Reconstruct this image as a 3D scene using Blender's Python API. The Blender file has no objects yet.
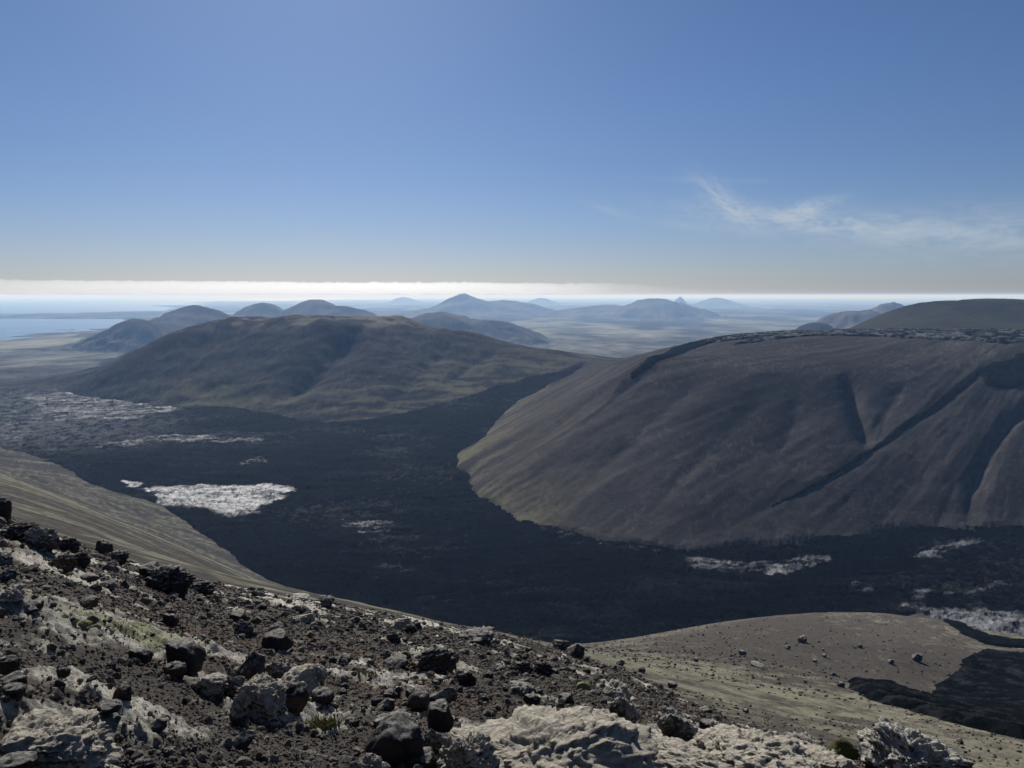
import bpy, bmesh, math, time
import numpy as np
from mathutils import Vector, Matrix
T0 = time.time()
R = math.radians
C = bpy.context.scene.collection
SC = bpy.context.scene

# ------------------------------------------------------------------ camera
CAMZ = 300.0
F = 769.0
PITCH = math.atan(89.0 / 769.0)
cam = bpy.data.cameras.new('camera')
cam.sensor_width = 36.0
cam.lens = 36.0 * F / 1024.0
cam.clip_start = 0.1
cam.clip_end = 400000.0
cob = bpy.data.objects.new('camera', cam)
C.objects.link(cob)
cob.location = (0, 0, CAMZ)
cob.rotation_euler = (math.pi / 2 - PITCH, 0, 0)
SC.camera = cob

# ------------------------------------------------------------------ world, sun, exposure
SUN_EL, SUN_AZ = 33.0, -14.0           # azimuth measured from +Y towards +X
w = bpy.data.worlds.new('World')
SC.world = w
w.use_nodes = True
nt = w.node_tree
nt.nodes.clear()
out = nt.nodes.new('ShaderNodeOutputWorld')
bg = nt.nodes.new('ShaderNodeBackground')
sky = nt.nodes.new('ShaderNodeTexSky')
sky.sky_type = 'NISHITA'
sky.sun_disc = False
sky.sun_elevation = R(SUN_EL)
sky.sun_rotation = R(SUN_AZ)
sky.altitude = 300
sky.air_density = 1.0
sky.dust_density = 0.35
sky.ozone_density = 2.2
bg.inputs['Strength'].default_value = 0.0535
tint = nt.nodes.new('ShaderNodeMix'); tint.data_type = 'RGBA'; tint.blend_type = 'MULTIPLY'
tint.inputs[0].default_value = 1.0; tint.inputs[7].default_value = (.57, .725, 1.0, 1)      # the phone's cool white balance
nt.links.new(sky.outputs[0], tint.inputs[6])
_tc = nt.nodes.new('ShaderNodeTexCoord'); _sx = nt.nodes.new('ShaderNodeSeparateXYZ'); nt.links.new(_tc.outputs['Generated'], _sx.inputs[0])
_cr = nt.nodes.new('ShaderNodeValToRGB'); nt.links.new(_sx.outputs[2], _cr.inputs[0])
_e = _cr.color_ramp.elements; _e[0].position = 0.0; _e[0].color = (.62, .70, 1.0, 1); _e[1].position = .16; _e[1].color = (.56, .69, .96, 1)
_n = _e.new(.06); _n.color = (.60, .69, .98, 1); _n = _e.new(.35); _n.color = (.57, .725, .98, 1)
nt.links.new(_cr.outputs[0], tint.inputs[7])
nt.links.new(tint.outputs[2], bg.inputs['Color'])
nt.links.new(bg.outputs[0], out.inputs['Surface'])

sl = bpy.data.lights.new('sun', 'SUN')
sl.energy = 5.0
sl.angle = R(0.53)
sl.color = (1.0, 0.97, 0.93)
so = bpy.data.objects.new('sun', sl)
C.objects.link(so)
sd_ = Vector((math.sin(R(SUN_AZ)) * math.cos(R(SUN_EL)), math.cos(R(SUN_AZ)) * math.cos(R(SUN_EL)), math.sin(R(SUN_EL))))
so.rotation_euler = sd_.to_track_quat('Z', 'Y').to_euler()
so.location = (0, 0, 400)
SC.view_settings.view_transform = 'Standard'
SC.view_settings.look = 'None'
SC.view_settings.exposure = 0.2
SC.view_settings.gamma = 1.0
SC.view_settings.use_curve_mapping = False
SC.cycles.volume_bounces = 1
SC.cycles.max_bounces = 6
SC.cycles.use_denoising = True
SC.cycles.sample_clamp_indirect = 4.0

# ------------------------------------------------------------------ numeric helpers
rng = np.random.default_rng(7)

def _tab(seed):
    r = np.random.default_rng(seed)
    return r.random((256, 256)).astype(np.float32) * 2 - 1
_T = {}
def vn2(x, y, seed=0):
    """smooth value noise -1..1"""
    if seed not in _T: _T[seed] = _tab(seed + 100)
    t = _T[seed]
    xi = np.floor(x).astype(np.int64); yi = np.floor(y).astype(np.int64)
    fx = (x - xi); fy = (y - yi)
    fx = fx * fx * fx * (fx * (fx * 6 - 15) + 10); fy = fy * fy * fy * (fy * (fy * 6 - 15) + 10)
    a = t[xi & 255, yi & 255]; b = t[(xi + 1) & 255, yi & 255]
    c = t[xi & 255, (yi + 1) & 255]; d = t[(xi + 1) & 255, (yi + 1) & 255]
    return (a * (1 - fx) + b * fx) * (1 - fy) + (c * (1 - fx) + d * fx) * fy
def fbm2(x, y, octv=4, seed=0, gain=0.5, ridged=False):
    s = 0; a = 1.0; n = 0
    for i in range(octv):
        ca, sa = math.cos(0.6 * i + .3), math.sin(0.6 * i + .3)
        v = vn2((x * ca - y * sa) + 17.3 * i, (x * sa + y * ca) - 9.1 * i, seed + i)
        if ridged: v = 1 - 2 * np.abs(v)
        s = s + a * v; n += a
        a *= gain; x = x * 2.03; y = y * 2.03
    return s / n
_t3 = np.random.default_rng(5).random((32, 32, 32)).astype(np.float32) * 2 - 1
def vn3(p):
    i = np.floor(p).astype(np.int64); f = p - i
    f = f * f * (3 - 2 * f)
    r = 0
    for dx in (0, 1):
        wx = f[:, 0] if dx else 1 - f[:, 0]
        for dy in (0, 1):
            wy = f[:, 1] if dy else 1 - f[:, 1]
            for dz in (0, 1):
                wz = f[:, 2] if dz else 1 - f[:, 2]
                r = r + wx * wy * wz * _t3[(i[:, 0] + dx) & 31, (i[:, 1] + dy) & 31, (i[:, 2] + dz) & 31]
    return r
def fbm3(p, octv=4, gain=0.5, ridged=False):
    s = 0; a = 1.0; n = 0
    for k in range(octv):
        v = vn3(p + 11.7 * k)
        if ridged: v = 1 - 2 * np.abs(v)
        s = s + a * v; n += a; a *= gain; p = p * 2.07
    return s / n
def sstep(a, b, x):
    t = np.clip((x - a) / (b - a), 0, 1)
    return t * t * (3 - 2 * t)

# direction of a photograph pixel, in a camera-centred frame (X right, Y ahead, Z up, metres)
CP, SP = math.cos(PITCH), math.sin(PITCH)
def pdir(px, py):
    x = (px - 512.0) / F; c = (384.0 - py) / F
    return x, CP + c * SP, -SP + c * CP
def vslope(px, py):
    x, y, z = pdir(px, py)
    return -z / math.hypot(x, y)
def on_z(px, py, z):                       # where the pixel's ray meets height z (relative to the eye)
    x, y, d = pdir(px, py)
    d = min(d, -0.002)
    k = z / d
    return (x * k, y * k, z)
def at_r(px, py, r):
    x, y, d = pdir(px, py)
    k = r / math.hypot(x, y)
    return (x * k, y * k, d * k)
def az_of(px, py):
    x, y, d = pdir(px, py)
    return math.atan2(x, y)

def poly_sd(x, y, poly):
    """signed distance to a closed polygon, positive inside"""
    P = np.array(poly, float); n = len(P)
    d2 = np.full(x.shape, 1e20); ins = np.zeros(x.shape, bool)
    for i in range(n):
        ax, ay = P[i]; bx, by = P[(i + 1) % n]
        ex, ey = bx - ax, by - ay
        t = np.clip(((x - ax) * ex + (y - ay) * ey) / (ex * ex + ey * ey + 1e-9), 0, 1)
        d2 = np.minimum(d2, (x - ax - t * ex) ** 2 + (y - ay - t * ey) ** 2)
        cond = ((ay > y) != (by > y))
        xc = ex * (y - ay) / (ey if abs(ey) > 1e-9 else 1e-9) + ax
        ins ^= cond & (x < xc)
    return np.where(ins, 1, -1) * np.sqrt(d2)
def line_dist(x, y, pts):
    """distance to a polyline and the position 0..1 along it"""
    P = np.array(pts, float); seg = np.hypot(*(P[1:] - P[:-1]).T); L = np.concatenate([[0], np.cumsum(seg)])
    best = np.full(x.shape, 1e20); tt = np.zeros(x.shape)
    for i in range(len(P) - 1):
        ax, ay = P[i]; ex, ey = P[i + 1] - P[i]
        t = np.clip(((x - ax) * ex + (y - ay) * ey) / (ex * ex + ey * ey + 1e-9), 0, 1)
        d = np.hypot(x - ax - t * ex, y - ay - t * ey)
        m = d < best
        best = np.where(m, d, best); tt = np.where(m, (L[i] + t * seg[i]) / L[-1], tt)
    return best, tt

class TPS:
    def __init__(s, pts, sc=500.0, lam=0.02):
        P = np.array(pts, float); s.sc = sc
        s.c = P[:, :2] / sc; n = len(P)
        K = s.k(s.c[:, None, 0] - s.c[None, :, 0], s.c[:, None, 1] - s.c[None, :, 1]) + lam * np.eye(n)
        A = np.zeros((n + 3, n + 3)); A[:n, :n] = K; A[:n, n] = 1; A[:n, n + 1:] = s.c
        A[n, :n] = 1; A[n + 1:, :n] = s.c.T
        s.w = np.linalg.solve(A, np.concatenate([P[:, 2], [0, 0, 0]]))
    def k(s, dx, dy):
        r2 = dx * dx + dy * dy + 1e-12
        return 0.5 * r2 * np.log(r2)
    def __call__(s, x, y):
        shp = np.shape(x); x = np.ravel(x) / s.sc; y = np.ravel(y) / s.sc
        o = np.empty(x.shape); n = len(s.c)
        for a in range(0, len(x), 20000):
            b = a + 20000
            K = s.k((x[a:b, None] - s.c[None, :, 0]).astype(np.float32), (y[a:b, None] - s.c[None, :, 1]).astype(np.float32))
            o[a:b] = K @ s.w[:n] + s.w[n] + s.w[n + 1] * x[a:b] + s.w[n + 2] * y[a:b]
        return o.reshape(shp)

# ------------------------------------------------------------------ lava surface level and its outline in plan
lava_lv = TPS([(0, 400, -200), (500, 600, -200), (-500, 900, -200), (0, 900, -200), (-700, 1400, -201), (-1200, 1900, -204), (900, 900, -198),
               (-300, 1200, -200), (120, 1500, -142), (60, 1300, -170), (200, 1800, -120), (0, 1150, -190), (800, 500, -196), (-1800, 1900, -208)], lam=0.0)
def on_lava(px, py):
    x, y, d = pdir(px, py)
    z = -200.0
    for _ in range(30):
        X, Y, _z = on_z(px, py, z)
        z = 0.5 * z + 0.5 * float(lava_lv(np.array([X]), np.array([Y]))[0])
    return on_z(px, py, z)
LAVA_PX = [(-140, 398), (-60, 394), (0, 391), (50, 389), (80, 396), (112, 399), (150, 404), (190, 407), (232, 407), (262, 412), (300, 420), (330, 422), (365, 420), (400, 414), (430, 406),
           (455, 399), (490, 388), (520, 380), (550, 373), (583, 367), (572, 374), (550, 383), (535, 392), (518, 401), (506, 412), (497, 421), (486, 436), (470, 447), (459, 455), (457, 466),
           (463, 471), (471, 477), (472, 488), (480, 497), (497, 506), (508, 512), (519, 521), (540, 526), (560, 530), (600, 539), (650, 546), (690, 551), (740, 546), (800, 541), (850, 536),
           (880, 530), (930, 527), (980, 526), (1024, 524), (1120, 521), (1250, 520),
           (1250, 665), (1100, 655), (1024, 647), (985, 643), (962, 635), (940, 624), (918, 616), (890, 622), (860, 627), (800, 632), (740, 645), (700, 655), (640, 668), (600, 664), (560, 655), (500, 641), (440, 626), (380, 612),
           (314, 597), (290, 589), (268, 581), (256, 574), (246, 566), (236, 558), (222, 547), (205, 536), (190, 524), (167, 510), (143, 500), (120, 495), (99, 489), (84, 481), (68, 471), (55, 463), (41, 457), (0, 447), (-60, 436), (-140, 425)]
LAVA_POLY = [on_lava(a, b)[:2] for a, b in LAVA_PX]

# ------------------------------------------------------------------ mid-distance relief (thin plate spline through surveyed points)
mid = []
def face(px, y0, ys, slope, z0=None):
    """a slope rising away from its foot: foot pixel row y0 on the lava, then rows ys up the slope"""
    X, Y, Z = on_lava(px, y0) if z0 is None else on_z(px, y0, z0)
    r0 = math.hypot(X, Y)
    mid.append((X, Y, Z))
    for yy in ys:
        v = vslope(px, yy)
        r = (-Z + slope * r0) / (v + slope)
        mid.append(at_r(px, yy, r))
    return r
# big hill on the right
for px, y0, ys, s in ((500, 509, (480, 455, 436), .30), (550, 528, (490, 450, 415, 396), .31), (600, 539, (500, 455, 415, 385, 371), .33), (645, 546, (500, 455, 410, 375, 360), .33),
                      (690, 551, (505, 455, 410, 376), .33), (740, 546, (505, 455, 410, 372), .34), (800, 541, (500, 455, 410, 372), .34), (860, 534, (495, 450, 410, 372), .34),
                      (920, 527, (490, 450, 410, 374), .34), (980, 526, (490, 450, 410, 378), .34), (1060, 523, (490, 450, 410, 375, 352), .34), (1200, 520, (480, 430, 380, 350), .34)):
    face(px, y0, ys, s)
for p in ((700, 355, 1060), (740, 353, 1070), (800, 352, 1090), (860, 351, 1120), (930, 353, 1140), (990, 356, 1140), (497, 424, 960), (540, 397, 1080), (560, 386, 1150), (590, 368, 1230), (610, 362, 1220), (640, 357, 1180), (690, 345, 1200), (740, 337, 1230), (800, 333, 1300), (860, 331, 1400), (930, 330, 1450), (1000, 331, 1500), (1100, 331, 1500),
          (740, 335, 1420), (860, 329, 1650), (960, 329, 1700), (1060, 329, 1700)):
    mid.append(at_r(*p))
for p in ((640, 350, 1550), (700, 345, 1650), (780, 343, 1800)): mid.append(at_r(p[0], p[1] + 6, p[2]))
# plateau behind, at the right edge
for p in ((850, 340, 2100), (900, 322, 2050), (960, 322, 2000), (1030, 322, 2000), (890, 311, 2300), (915, 305, 2420), (960, 303, 2450), (1024, 302.5, 2450), (1100, 300, 2450), (1200, 300, 2450), (1024, 302, 2700), (930, 306, 2700),
          (862, 348, 2600), (820, 350, 2600), (862, 346, 3000)):
    mid.append(at_r(*p))
for px in (640, 720, 800, 850): mid.append(on_z(px, 345, -232)[:2] + (-236,))
# long ridge in the middle
for px, y0, ys, s in ((60, 389, (380,), .12), (112, 399, (380, 364), .25), (150, 404, (385, 362, 345), .28), (190, 407, (385, 360, 338, 329), .30), (232, 407, (385, 360, 335, 320), .30), (280, 415, (385, 360, 335, 318), .30),
                      (330, 422, (390, 360, 335, 318), .29), (380, 418, (390, 360, 335, 321), .28), (430, 406, (385, 360, 340, 331), .27), (470, 394, (375, 355, 340, 333.5), .27), (520, 380, (368, 356, 346), .28), (560, 371, (360, 349.5), .28)):
    rr = face(px, y0, ys, s)
    yy = ys[-1]
    if px > 70:
        q = at_r(px, yy + 1.0, rr + 130); mid.append(q)
        v = vslope(px, yy); k = (rr + 750) / rr
        x, y, z = at_r(px, yy, rr); mid.append((x * k, y * k, -232))
for p in ((300, 317, 1900), (355, 317, 1900), (385, 318, 1880), (402, 317.5, 1870), (413, 322, 1860), (426, 330, 1850), (442, 331.5, 1830), (458, 332, 1810), (482, 334, 1780), (500, 341, 1720), (540, 350, 1640)): mid.append(at_r(*p))
mid.append(at_r(585, 358, 1560)); mid.append(at_r(596, 362, 1600))
# plain beyond
for px, py, z in ((-100, 375, -236), (0, 375, -236), (40, 365, -240), (90, 358, -242), (-50, 352, -255), (60, 350, -252), (-300, 390, -220), (-300, 360, -245)): mid.append(on_z(px, py, z))
for az in range(-44, 46, 6):
    for r, z in ((3200, -247), (4200, -262)):
        mid.append((r * math.sin(R(az)), r * math.cos(R(az)), z))
# striated slope on the left, running down to the lava
for p in ((0, 508, 130), (0, 490, 260), (0, 470, 560), (-100, 490, 130), (-100, 465, 300), (-100, 445, 800), (60, 530, 110), (60, 512, 230), (60, 490, 480), (110, 550, 110), (120, 530, 260), (120, 510, 520), (170, 568, 120), (180, 545, 330), (220, 575, 260),
          (-100, 430, 1250), (-250, 430, 900), (-250, 470, 250)):
    mid.append(at_r(*p))
for a, b in ((0, 447), (68, 471), (143, 500), (205, 536), (256, 574), (314, 597)): mid.append(on_lava(a, b))
for p in ((300, 606, 200), (340, 612, 300), (400, 632, 200), (400, 640, 330)): mid.append(at_r(*p))
# olive slope and the brown spur below right
for p in ((440, 620, 105), (500, 632, 150), (560, 643, 185), (620, 652, 205), (650, 652, 230), (700, 641, 285), (750, 630, 325), (800, 621, 365), (860, 616, 405), (905, 614, 425), (560, 662, 90), (620, 672, 105), (650, 692, 80), (720, 722, 66),
          (700, 672, 160), (760, 690, 130), (800, 660, 215), (800, 722, 88), (860, 640, 305), (870, 692, 200), (900, 742, 110), (960, 768, 92), (1024, 768, 105), (950, 690, 285), (1024, 700, 280), (1024, 656, 385), (960, 642, 400), (1120, 768, 110),
          (1120, 690, 290), (900, 700, 240), (830, 680, 200)):
    mid.append(at_r(*p))
# valley bottom under the lava
for a, b in ((60, 420), (150, 440), (250, 440), (350, 445), (420, 440), (470, 412), (530, 386), (200, 480), (330, 500), (420, 500), (280, 540), (400, 570), (520, 560), (620, 580), (740, 585), (860, 580), (980, 575), (1100, 570), (560, 620), (450, 600)):
    X, Y, Z = on_lava(a, b); mid.append((X, Y, Z - 10))
MID = TPS(mid, lam=0.003)

# ------------------------------------------------------------------ the brow the camera stands on
EDGE = [(-400, 430, 40), (-120, 480, 40), (0, 514, 36), (60, 540, 34), (120, 560, 34), (170, 577, 34), (250, 592, 36), (330, 604, 38), (400, 617, 40), (470, 630, 40), (560, 651, 40), (620, 668, 34), (700, 708, 25), (760, 735, 20), (860, 757, 17), (1024, 785, 16), (1400, 790, 18)]
E_AZ = np.array([az_of(a, b) for a, b, c in EDGE]); E_V = np.array([vslope(a, b) for a, b, c in EDGE]); E_R = np.array([c for a, b, c in EDGE], float)
E_AZ = np.concatenate([[-math.pi, -1.6], E_AZ, [1.6, math.pi]]); E_V = np.concatenate([[-.35, .05], E_V, [.3, -.35]]); E_R = np.concatenate([[45, 45], E_R, [30, 45]])
def smooth_edge(az, V):
    return sum(np.interp(az + d, E_AZ, V) for d in (-.03, -.015, 0, .015, .03)) / 5
def near_base(x, y):
    r = np.hypot(x, y); az = np.arctan2(x, y)
    ve = smooth_edge(az, E_V); re = smooth_edge(az, E_R)
    return -1.6 - (ve - 3.2 / re) * r - 1.6 / re ** 2 * r * r
def ray_hit(px, py, fn, r0=3.0, r1=3000.0):
    """first point where the pixel's ray goes below the ground"""
    rs = np.exp(np.linspace(math.log(r0), math.log(r1), 1500))
    x, y, d = pdir(px, py); h = math.hypot(x, y)
    X, Y, Zr = x * rs / h, y * rs / h, d * rs / h
    G = fn(X, Y)
    below = np.nonzero(Zr < G)[0]
    i = below[0] if len(below) else len(rs) - 1
    return float(X[i]), float(Y[i]), float(G[i])

# mounds of moss-grown rock on the brow: pixel centre, half width px, height m, along/across stretch
MOUNDS_PX = [(40, 722, 100, .42), (120, 752, 90, .30), (-30, 760, 80, .35), (95, 640, 85, .32), (20, 622, 60, .28), (150, 640, 50, .22), (225, 675, 50, .30), (270, 700, 36, .25), (195, 700, 45, .12), (560, 762, 90, .35), (470, 765, 60, .25),
             (600, 716, 40, .22), (660, 755, 60, .3), (780, 762, 60, .3), (430, 664, 38, .35), (40, 560, 50, .5), (585, 672, 40, .3), (690, 738, 40, .2), (330, 735, 40, .08), (165, 590, 40, .4), (400, 624, 30, .35), (525, 660, 40, .3)]
MOUNDS = []
for a, b, wpx, hh in MOUNDS_PX:
    X, Y, Z = ray_hit(a, b, near_base, 3, 60)
    MOUNDS.append((X, Y, wpx * math.hypot(X, Y) / F, hh))
def near_full(x, y, fine=True):
    z = near_base(x, y)
    r = np.hypot(x, y)
    for X, Y, s, hh in MOUNDS:
        q = ((x - X) / s) ** 2 + ((y - Y) / (s * 1.1)) ** 2
        z = z + hh * .6 * np.exp(-q * 1.6)
    z = z + 0.16 * fbm2(x / 2.6, y / 2.6, 3, 11)
    if fine:
        m = pale_mask(x, y)
        z = z + m * 0.12 * (fbm2(x / .55, y / .55, 6, 31, gain=.68, ridged=True) - .2) - m * .075 * np.abs(fbm2(x / .17, y / .17, 4, 33, gain=.65))
        z = z + (0.035 + .02 * m) * fbm2(x / .28, y / .28, 4, 21, gain=.6)
        z = z + (1 - m) * 0.022 * np.abs(fbm2(x / .07, y / .07, 3, 41, gain=.7))
    return z
PALE_PX = [(40, 728, 120, 40), (150, 755, 80, 18), (90, 628, 100, 22), (10, 612, 60, 14), (225, 662, 34, 12), (60, 574, 50, 9), (560, 762, 110, 40), (700, 758, 110, 30), (327, 734, 28, 8), (270, 700, 30, 22), (615, 690, 24, 10),
           (425, 622, 26, 5), (150, 660, 50, 8), (0, 690, 40, 10), (300, 606, 40, 5), (660, 740, 40, 8), (790, 756, 70, 20), (60, 700, 60, 7)]
PALE = []
for a, b, wx, wy in PALE_PX:
    c = ray_hit(a, b, near_base, 3, 60); u = ray_hit(a, b - wy, near_base, 3, 60)
    rr = math.hypot(c[0], c[1])
    PALE.append((c[0], c[1], wx * rr / F, max(.4, min(math.hypot(u[0] - c[0], u[1] - c[1]), 9.))))
def pale_mask(x, y):
    m = np.zeros(np.shape(x))
    for X, Y, sx, sy in PALE:
        a = math.atan2(X, Y); ca, sa = math.cos(a), math.sin(a)
        u = (x - X) * ca - (y - Y) * sa; v = (x - X) * sa + (y - Y) * ca
        m = np.maximum(m, 1 - np.sqrt((u / sx) ** 2 + (v / sy) ** 2))
    n = fbm2(x / .9, y / .9, 5, 51, gain=.7)
    return sstep(-.10, .12, m * 1.0 + n * 1.1 - .24)

# ------------------------------------------------------------------ gullies cut into the hills (pixel polylines on the raw relief)
def mid_raw(x, y):
    g = MID(x, y); l = lava_lv(x, y)
    return np.maximum(g, l - 20)
GUL_PX = [  # points, width m, depth m, profile (asym)
    ([(848, 376), (856, 402), (864, 430), (868, 452)], 13, 12),
    ([(1050, 395), (1012, 420), (988, 452), (972, 490), (966, 522)], 9, 8),
    ([(978, 378), (940, 408), (900, 434), (862, 461), (820, 486), (770, 508), (712, 536)], 4, 1.2),
    ([(700, 380), (640, 432), (590, 480), (560, 510)], 20, 3),
    ([(765, 395), (720, 440), (670, 490), (640, 525)], 24, 4),
    ([(800, 390), (790, 430), (770, 470)], 20, 4),
    ([(905, 385), (885, 410), (874, 440)], 14, 5),
    ([(650, 372), (585, 420), (520, 455), (468, 474)], 12, 3.5),
    ([(352, 332), (330, 356), (300, 382), (268, 404)], 48, 30),
    ([(452, 342), (420, 372), (395, 394), (372, 412)], 28, 9),
    ([(206, 336), (190, 362), (168, 392)], 40, 10),
    ([(500, 348), (470, 366), (440, 388)], 25, 7),
    ([(405, 345), (385, 365), (350, 395)], 30, 6),
]
GUL = []
for pts, wd, dp in GUL_PX:
    GUL.append(([ray_hit(a, b, mid_raw, 400, 3000)[:2] for a, b in pts], wd, dp))

def H(x, y, detail=True, lava_pull=True):
    """ground height relative to the eye, out to about 4 km"""
    r = np.hypot(x, y)
    az = np.arctan2(x, y); re = smooth_edge(az, E_R)
    g = MID(x, y)
    far = r > 380
    if np.any(far):
        gx, gy = x[far], y[far]; a = np.zeros(gx.shape)
        wob = 6 * fbm2(gx / 60, gy / 60, 3, 61)
        for P, wd, dp in GUL:
            d, t = line_dist(gx, gy, P)
            d = d + wob * (wd / 25.0)
            a -= dp * np.exp(-np.sqrt((d / wd) ** 2 + .02) * 1.5) * 1.15 * np.clip(np.sin(np.pi * np.clip(t * .9 + .08, 0, 1)) * 1.6, 0, 1)
        # downslope rills on the big hill, radial about its top
        cx, cy = 1000., 1340.
        th = np.arctan2(gx - cx, gy - cy); rr_ = np.hypot(gx - cx, gy - cy)
        a += np.where(gx > -150, 1.0, .4) * (.8 * fbm2(th * 30 + .5 * fbm2(gx / 90, gy / 90, 3, 72), rr_ / 260, 3, 71) + .9 * fbm2(th * 95, rr_ / 120, 4, 73, gain=.65)) * sstep(380, 500, r[far])
        lft = sstep(100, -200, gx)
        a += (2.4 + 2.6 * sstep(100, -200, gx)) * fbm2(gx / 170, gy / 170, 4, 81) + (1.0 + 1.6 * lft) * fbm2(gx / 26, gy / 26, 4, 91) + lft * 4.5 * fbm2(gx / 48, gy / 48, 4, 92, gain=.6) + lft * 2.5 * (fbm2(gx / 95, gy / 95, 4, 93, ridged=True) - .3)
        g = g.copy(); g[far] += a * sstep(380, 520, r[far])
    nr = ~far
    if np.any(nr):
        g = g.copy(); g[nr] += .5 * fbm2(x[nr] / 14, y[nr] / 14, 4, 95) + .12 * fbm2(x[nr] / 2.5, y[nr] / 2.5, 3, 97)
    if lava_pull:
        sd = poly_sd(x, y, LAVA_POLY) + 5.0 * fbm2(x / 45, y / 45, 4, 101)      # positive on the lava
        l = lava_lv(x, y); q = g - l
        q = np.where(sd > 0, np.minimum(q, -0.35 * sd - .5), np.maximum(q, np.minimum(-sd * .12, 4.0) - 300 * sstep(50, 260, -sd)))
        q = np.where(sd > 0, np.maximum(q, -12), q)
        q = np.where((sd <= 0) & (r > 430), np.minimum(q, -sd * .5 + 1.5), q)
        g = np.where(r < 3000, l + q, g)
    wn = sstep(1.0, 2.4, r / re)
    nb = near_base(x, y)
    return np.where(wn < 1, nb * (1 - wn) + g * wn, g)

# far plain, shore and hills, out to the horizon
LAND_PX = [(-500, 358), (0, 342), (20, 339), (45, 336), (100, 334), (118, 327), (140, 321), (120, 319), (0, 318.5), (-500, 318.5), (-500, 314), (0, 313.8), (60, 313), (110, 311.6), (165, 311), (175, 307.5), (150, 306), (215, 304), (185, 302.6), (215, 301.3), (300, 301), (350, 300.9), (290, 300.2), (330, 299.8),
           (400, 299.5), (520, 298.9), (640, 298.3), (760, 297.8), (1600, 297.6), (1600, 700), (-500, 700)]
LAND = [on_z(a, b, -300)[:2] for a, b in LAND_PX]
# px, base row, peak row, half width px, range m, shape, ruggedness
FARH = [('dark_hill', 136, 343, 319.5, 40, 4300, .9), ('dark_hill', 194, 330, 306.5, 48, 5200, .9), ('dark_hill', 150, 338, 322, 60, 4600, .8), ('dark_hill', 262, 322, 304, 34, 6600, .9), ('dark_hill', 316, 322, 300, 42, 6200, .9),
        ('low_hill', 345, 322, 307, 60, 6000, .8), ('low_hill', 440, 333, 312, 66, 4600, .8), ('low_hill', 486, 333, 319.5, 56, 4500, .8), ('cone_hill', 463, 309, 293, 40, 11500, 1.3), ('low_hill', 505, 309, 300.5, 50, 12000, .8),
        ('shield_hill', 655, 309, 298.6, 42, 10500, .9), ('low_hill', 610, 308, 305, 60, 11500, .8), ('cone_hill', 680, 302, 296, 9, 19000, 1.3), ('low_hill', 716, 302, 297.6, 22, 21000, .8),
        ('low_hill', 542, 301, 298, 16, 24000, .8), ('low_hill', 404, 299, 297.2, 16, 27000, .8), ('low_hill', 815, 330, 322.5, 40, 3900, .8), ('low_hill', 858, 322, 310, 52, 5200, .8), ('low_hill', 890, 315, 303.5, 34, 6500, .9),
        ('low_hill', 1040, 312, 299, 60, 5500, .8), ('low_hill', 205, 324, 314, 80, 6300, .8), ('low_hill', 255, 345, 322, 120, 3300, .7)]
FH = []
for nm, px, yb, yt, hw, r, sh in FARH:
    X, Y, Z = at_r(px, yt, r)
    FH.append((nm, X, Y, Z, hw * r / F * 1.0, sh))
def plain(x, y):
    r = np.hypot(x, y)
    sd = poly_sd(x, y, LAND)
    sd = sd + np.clip(r * .012, 20, 300) * fbm2(x / 900, y / 900, 4, 111)
    z = np.interp(r, [0, 2500, 4200, 7000, 14000, 30000], [-236, -243, -265, -284, -288, -290])
    z = z + np.clip(r / 3000, .5, 3) * 2.2 * fbm2(x / 420, y / 420, 4, 121) + np.clip(r / 8000, 0, 1.6) * 5 * fbm2(x / 2600, y / 3200, 3, 125)
    land = np.clip((sd) / 260, 0, 1) ** .6
    sea = -303.0 + np.clip(sd / 40, -8, 0)
    return np.where(sd > 0, -301 + (z + 301) * land, sea), sd
def far_hills(x, y):
    """highest hill surface at each point and which hill it is"""
    best = np.full(x.shape, -1e9); who = np.full(x.shape, -1)
    for i, (nm, X, Y, Z, hw, sh) in enumerate(FH):
        a = math.atan2(X, Y); ca, sa = math.cos(a), math.sin(a)
        u = (x - X) * ca - (y - Y) * sa; v = (x - X) * sa + (y - Y) * ca
        wob = .34 * fbm2(x / hw * 1.5 + i * 3.3, y / hw * 1.5, 4, 131, gain=.6)
        q = np.sqrt((u / (hw * 1.05)) ** 2 + (v / (hw * 1.6)) ** 2) * (1 + wob * 1.2)
        q0 = np.maximum(q - .04, 0)
        base = -300.0
        if sh > 1.15: f = .35 * np.exp(-(q0 / 1.5) ** 2) + .65 * np.clip(1 - q0, 0, 1) ** 1.2
        elif sh > .85: f = np.maximum(0, 1.12 - (np.sqrt(q ** 2 + .16) - .4) * 1.0) ** 1.1 * .9
        else: f = np.exp(-(q0 ** 2) * 1.6) * (q < 2.2)
        h = base + (Z - base) * f
        m = (h > best) & (f > .012)
        best = np.where(m, h, best); who = np.where(m, i, who)
    return best, who

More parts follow.
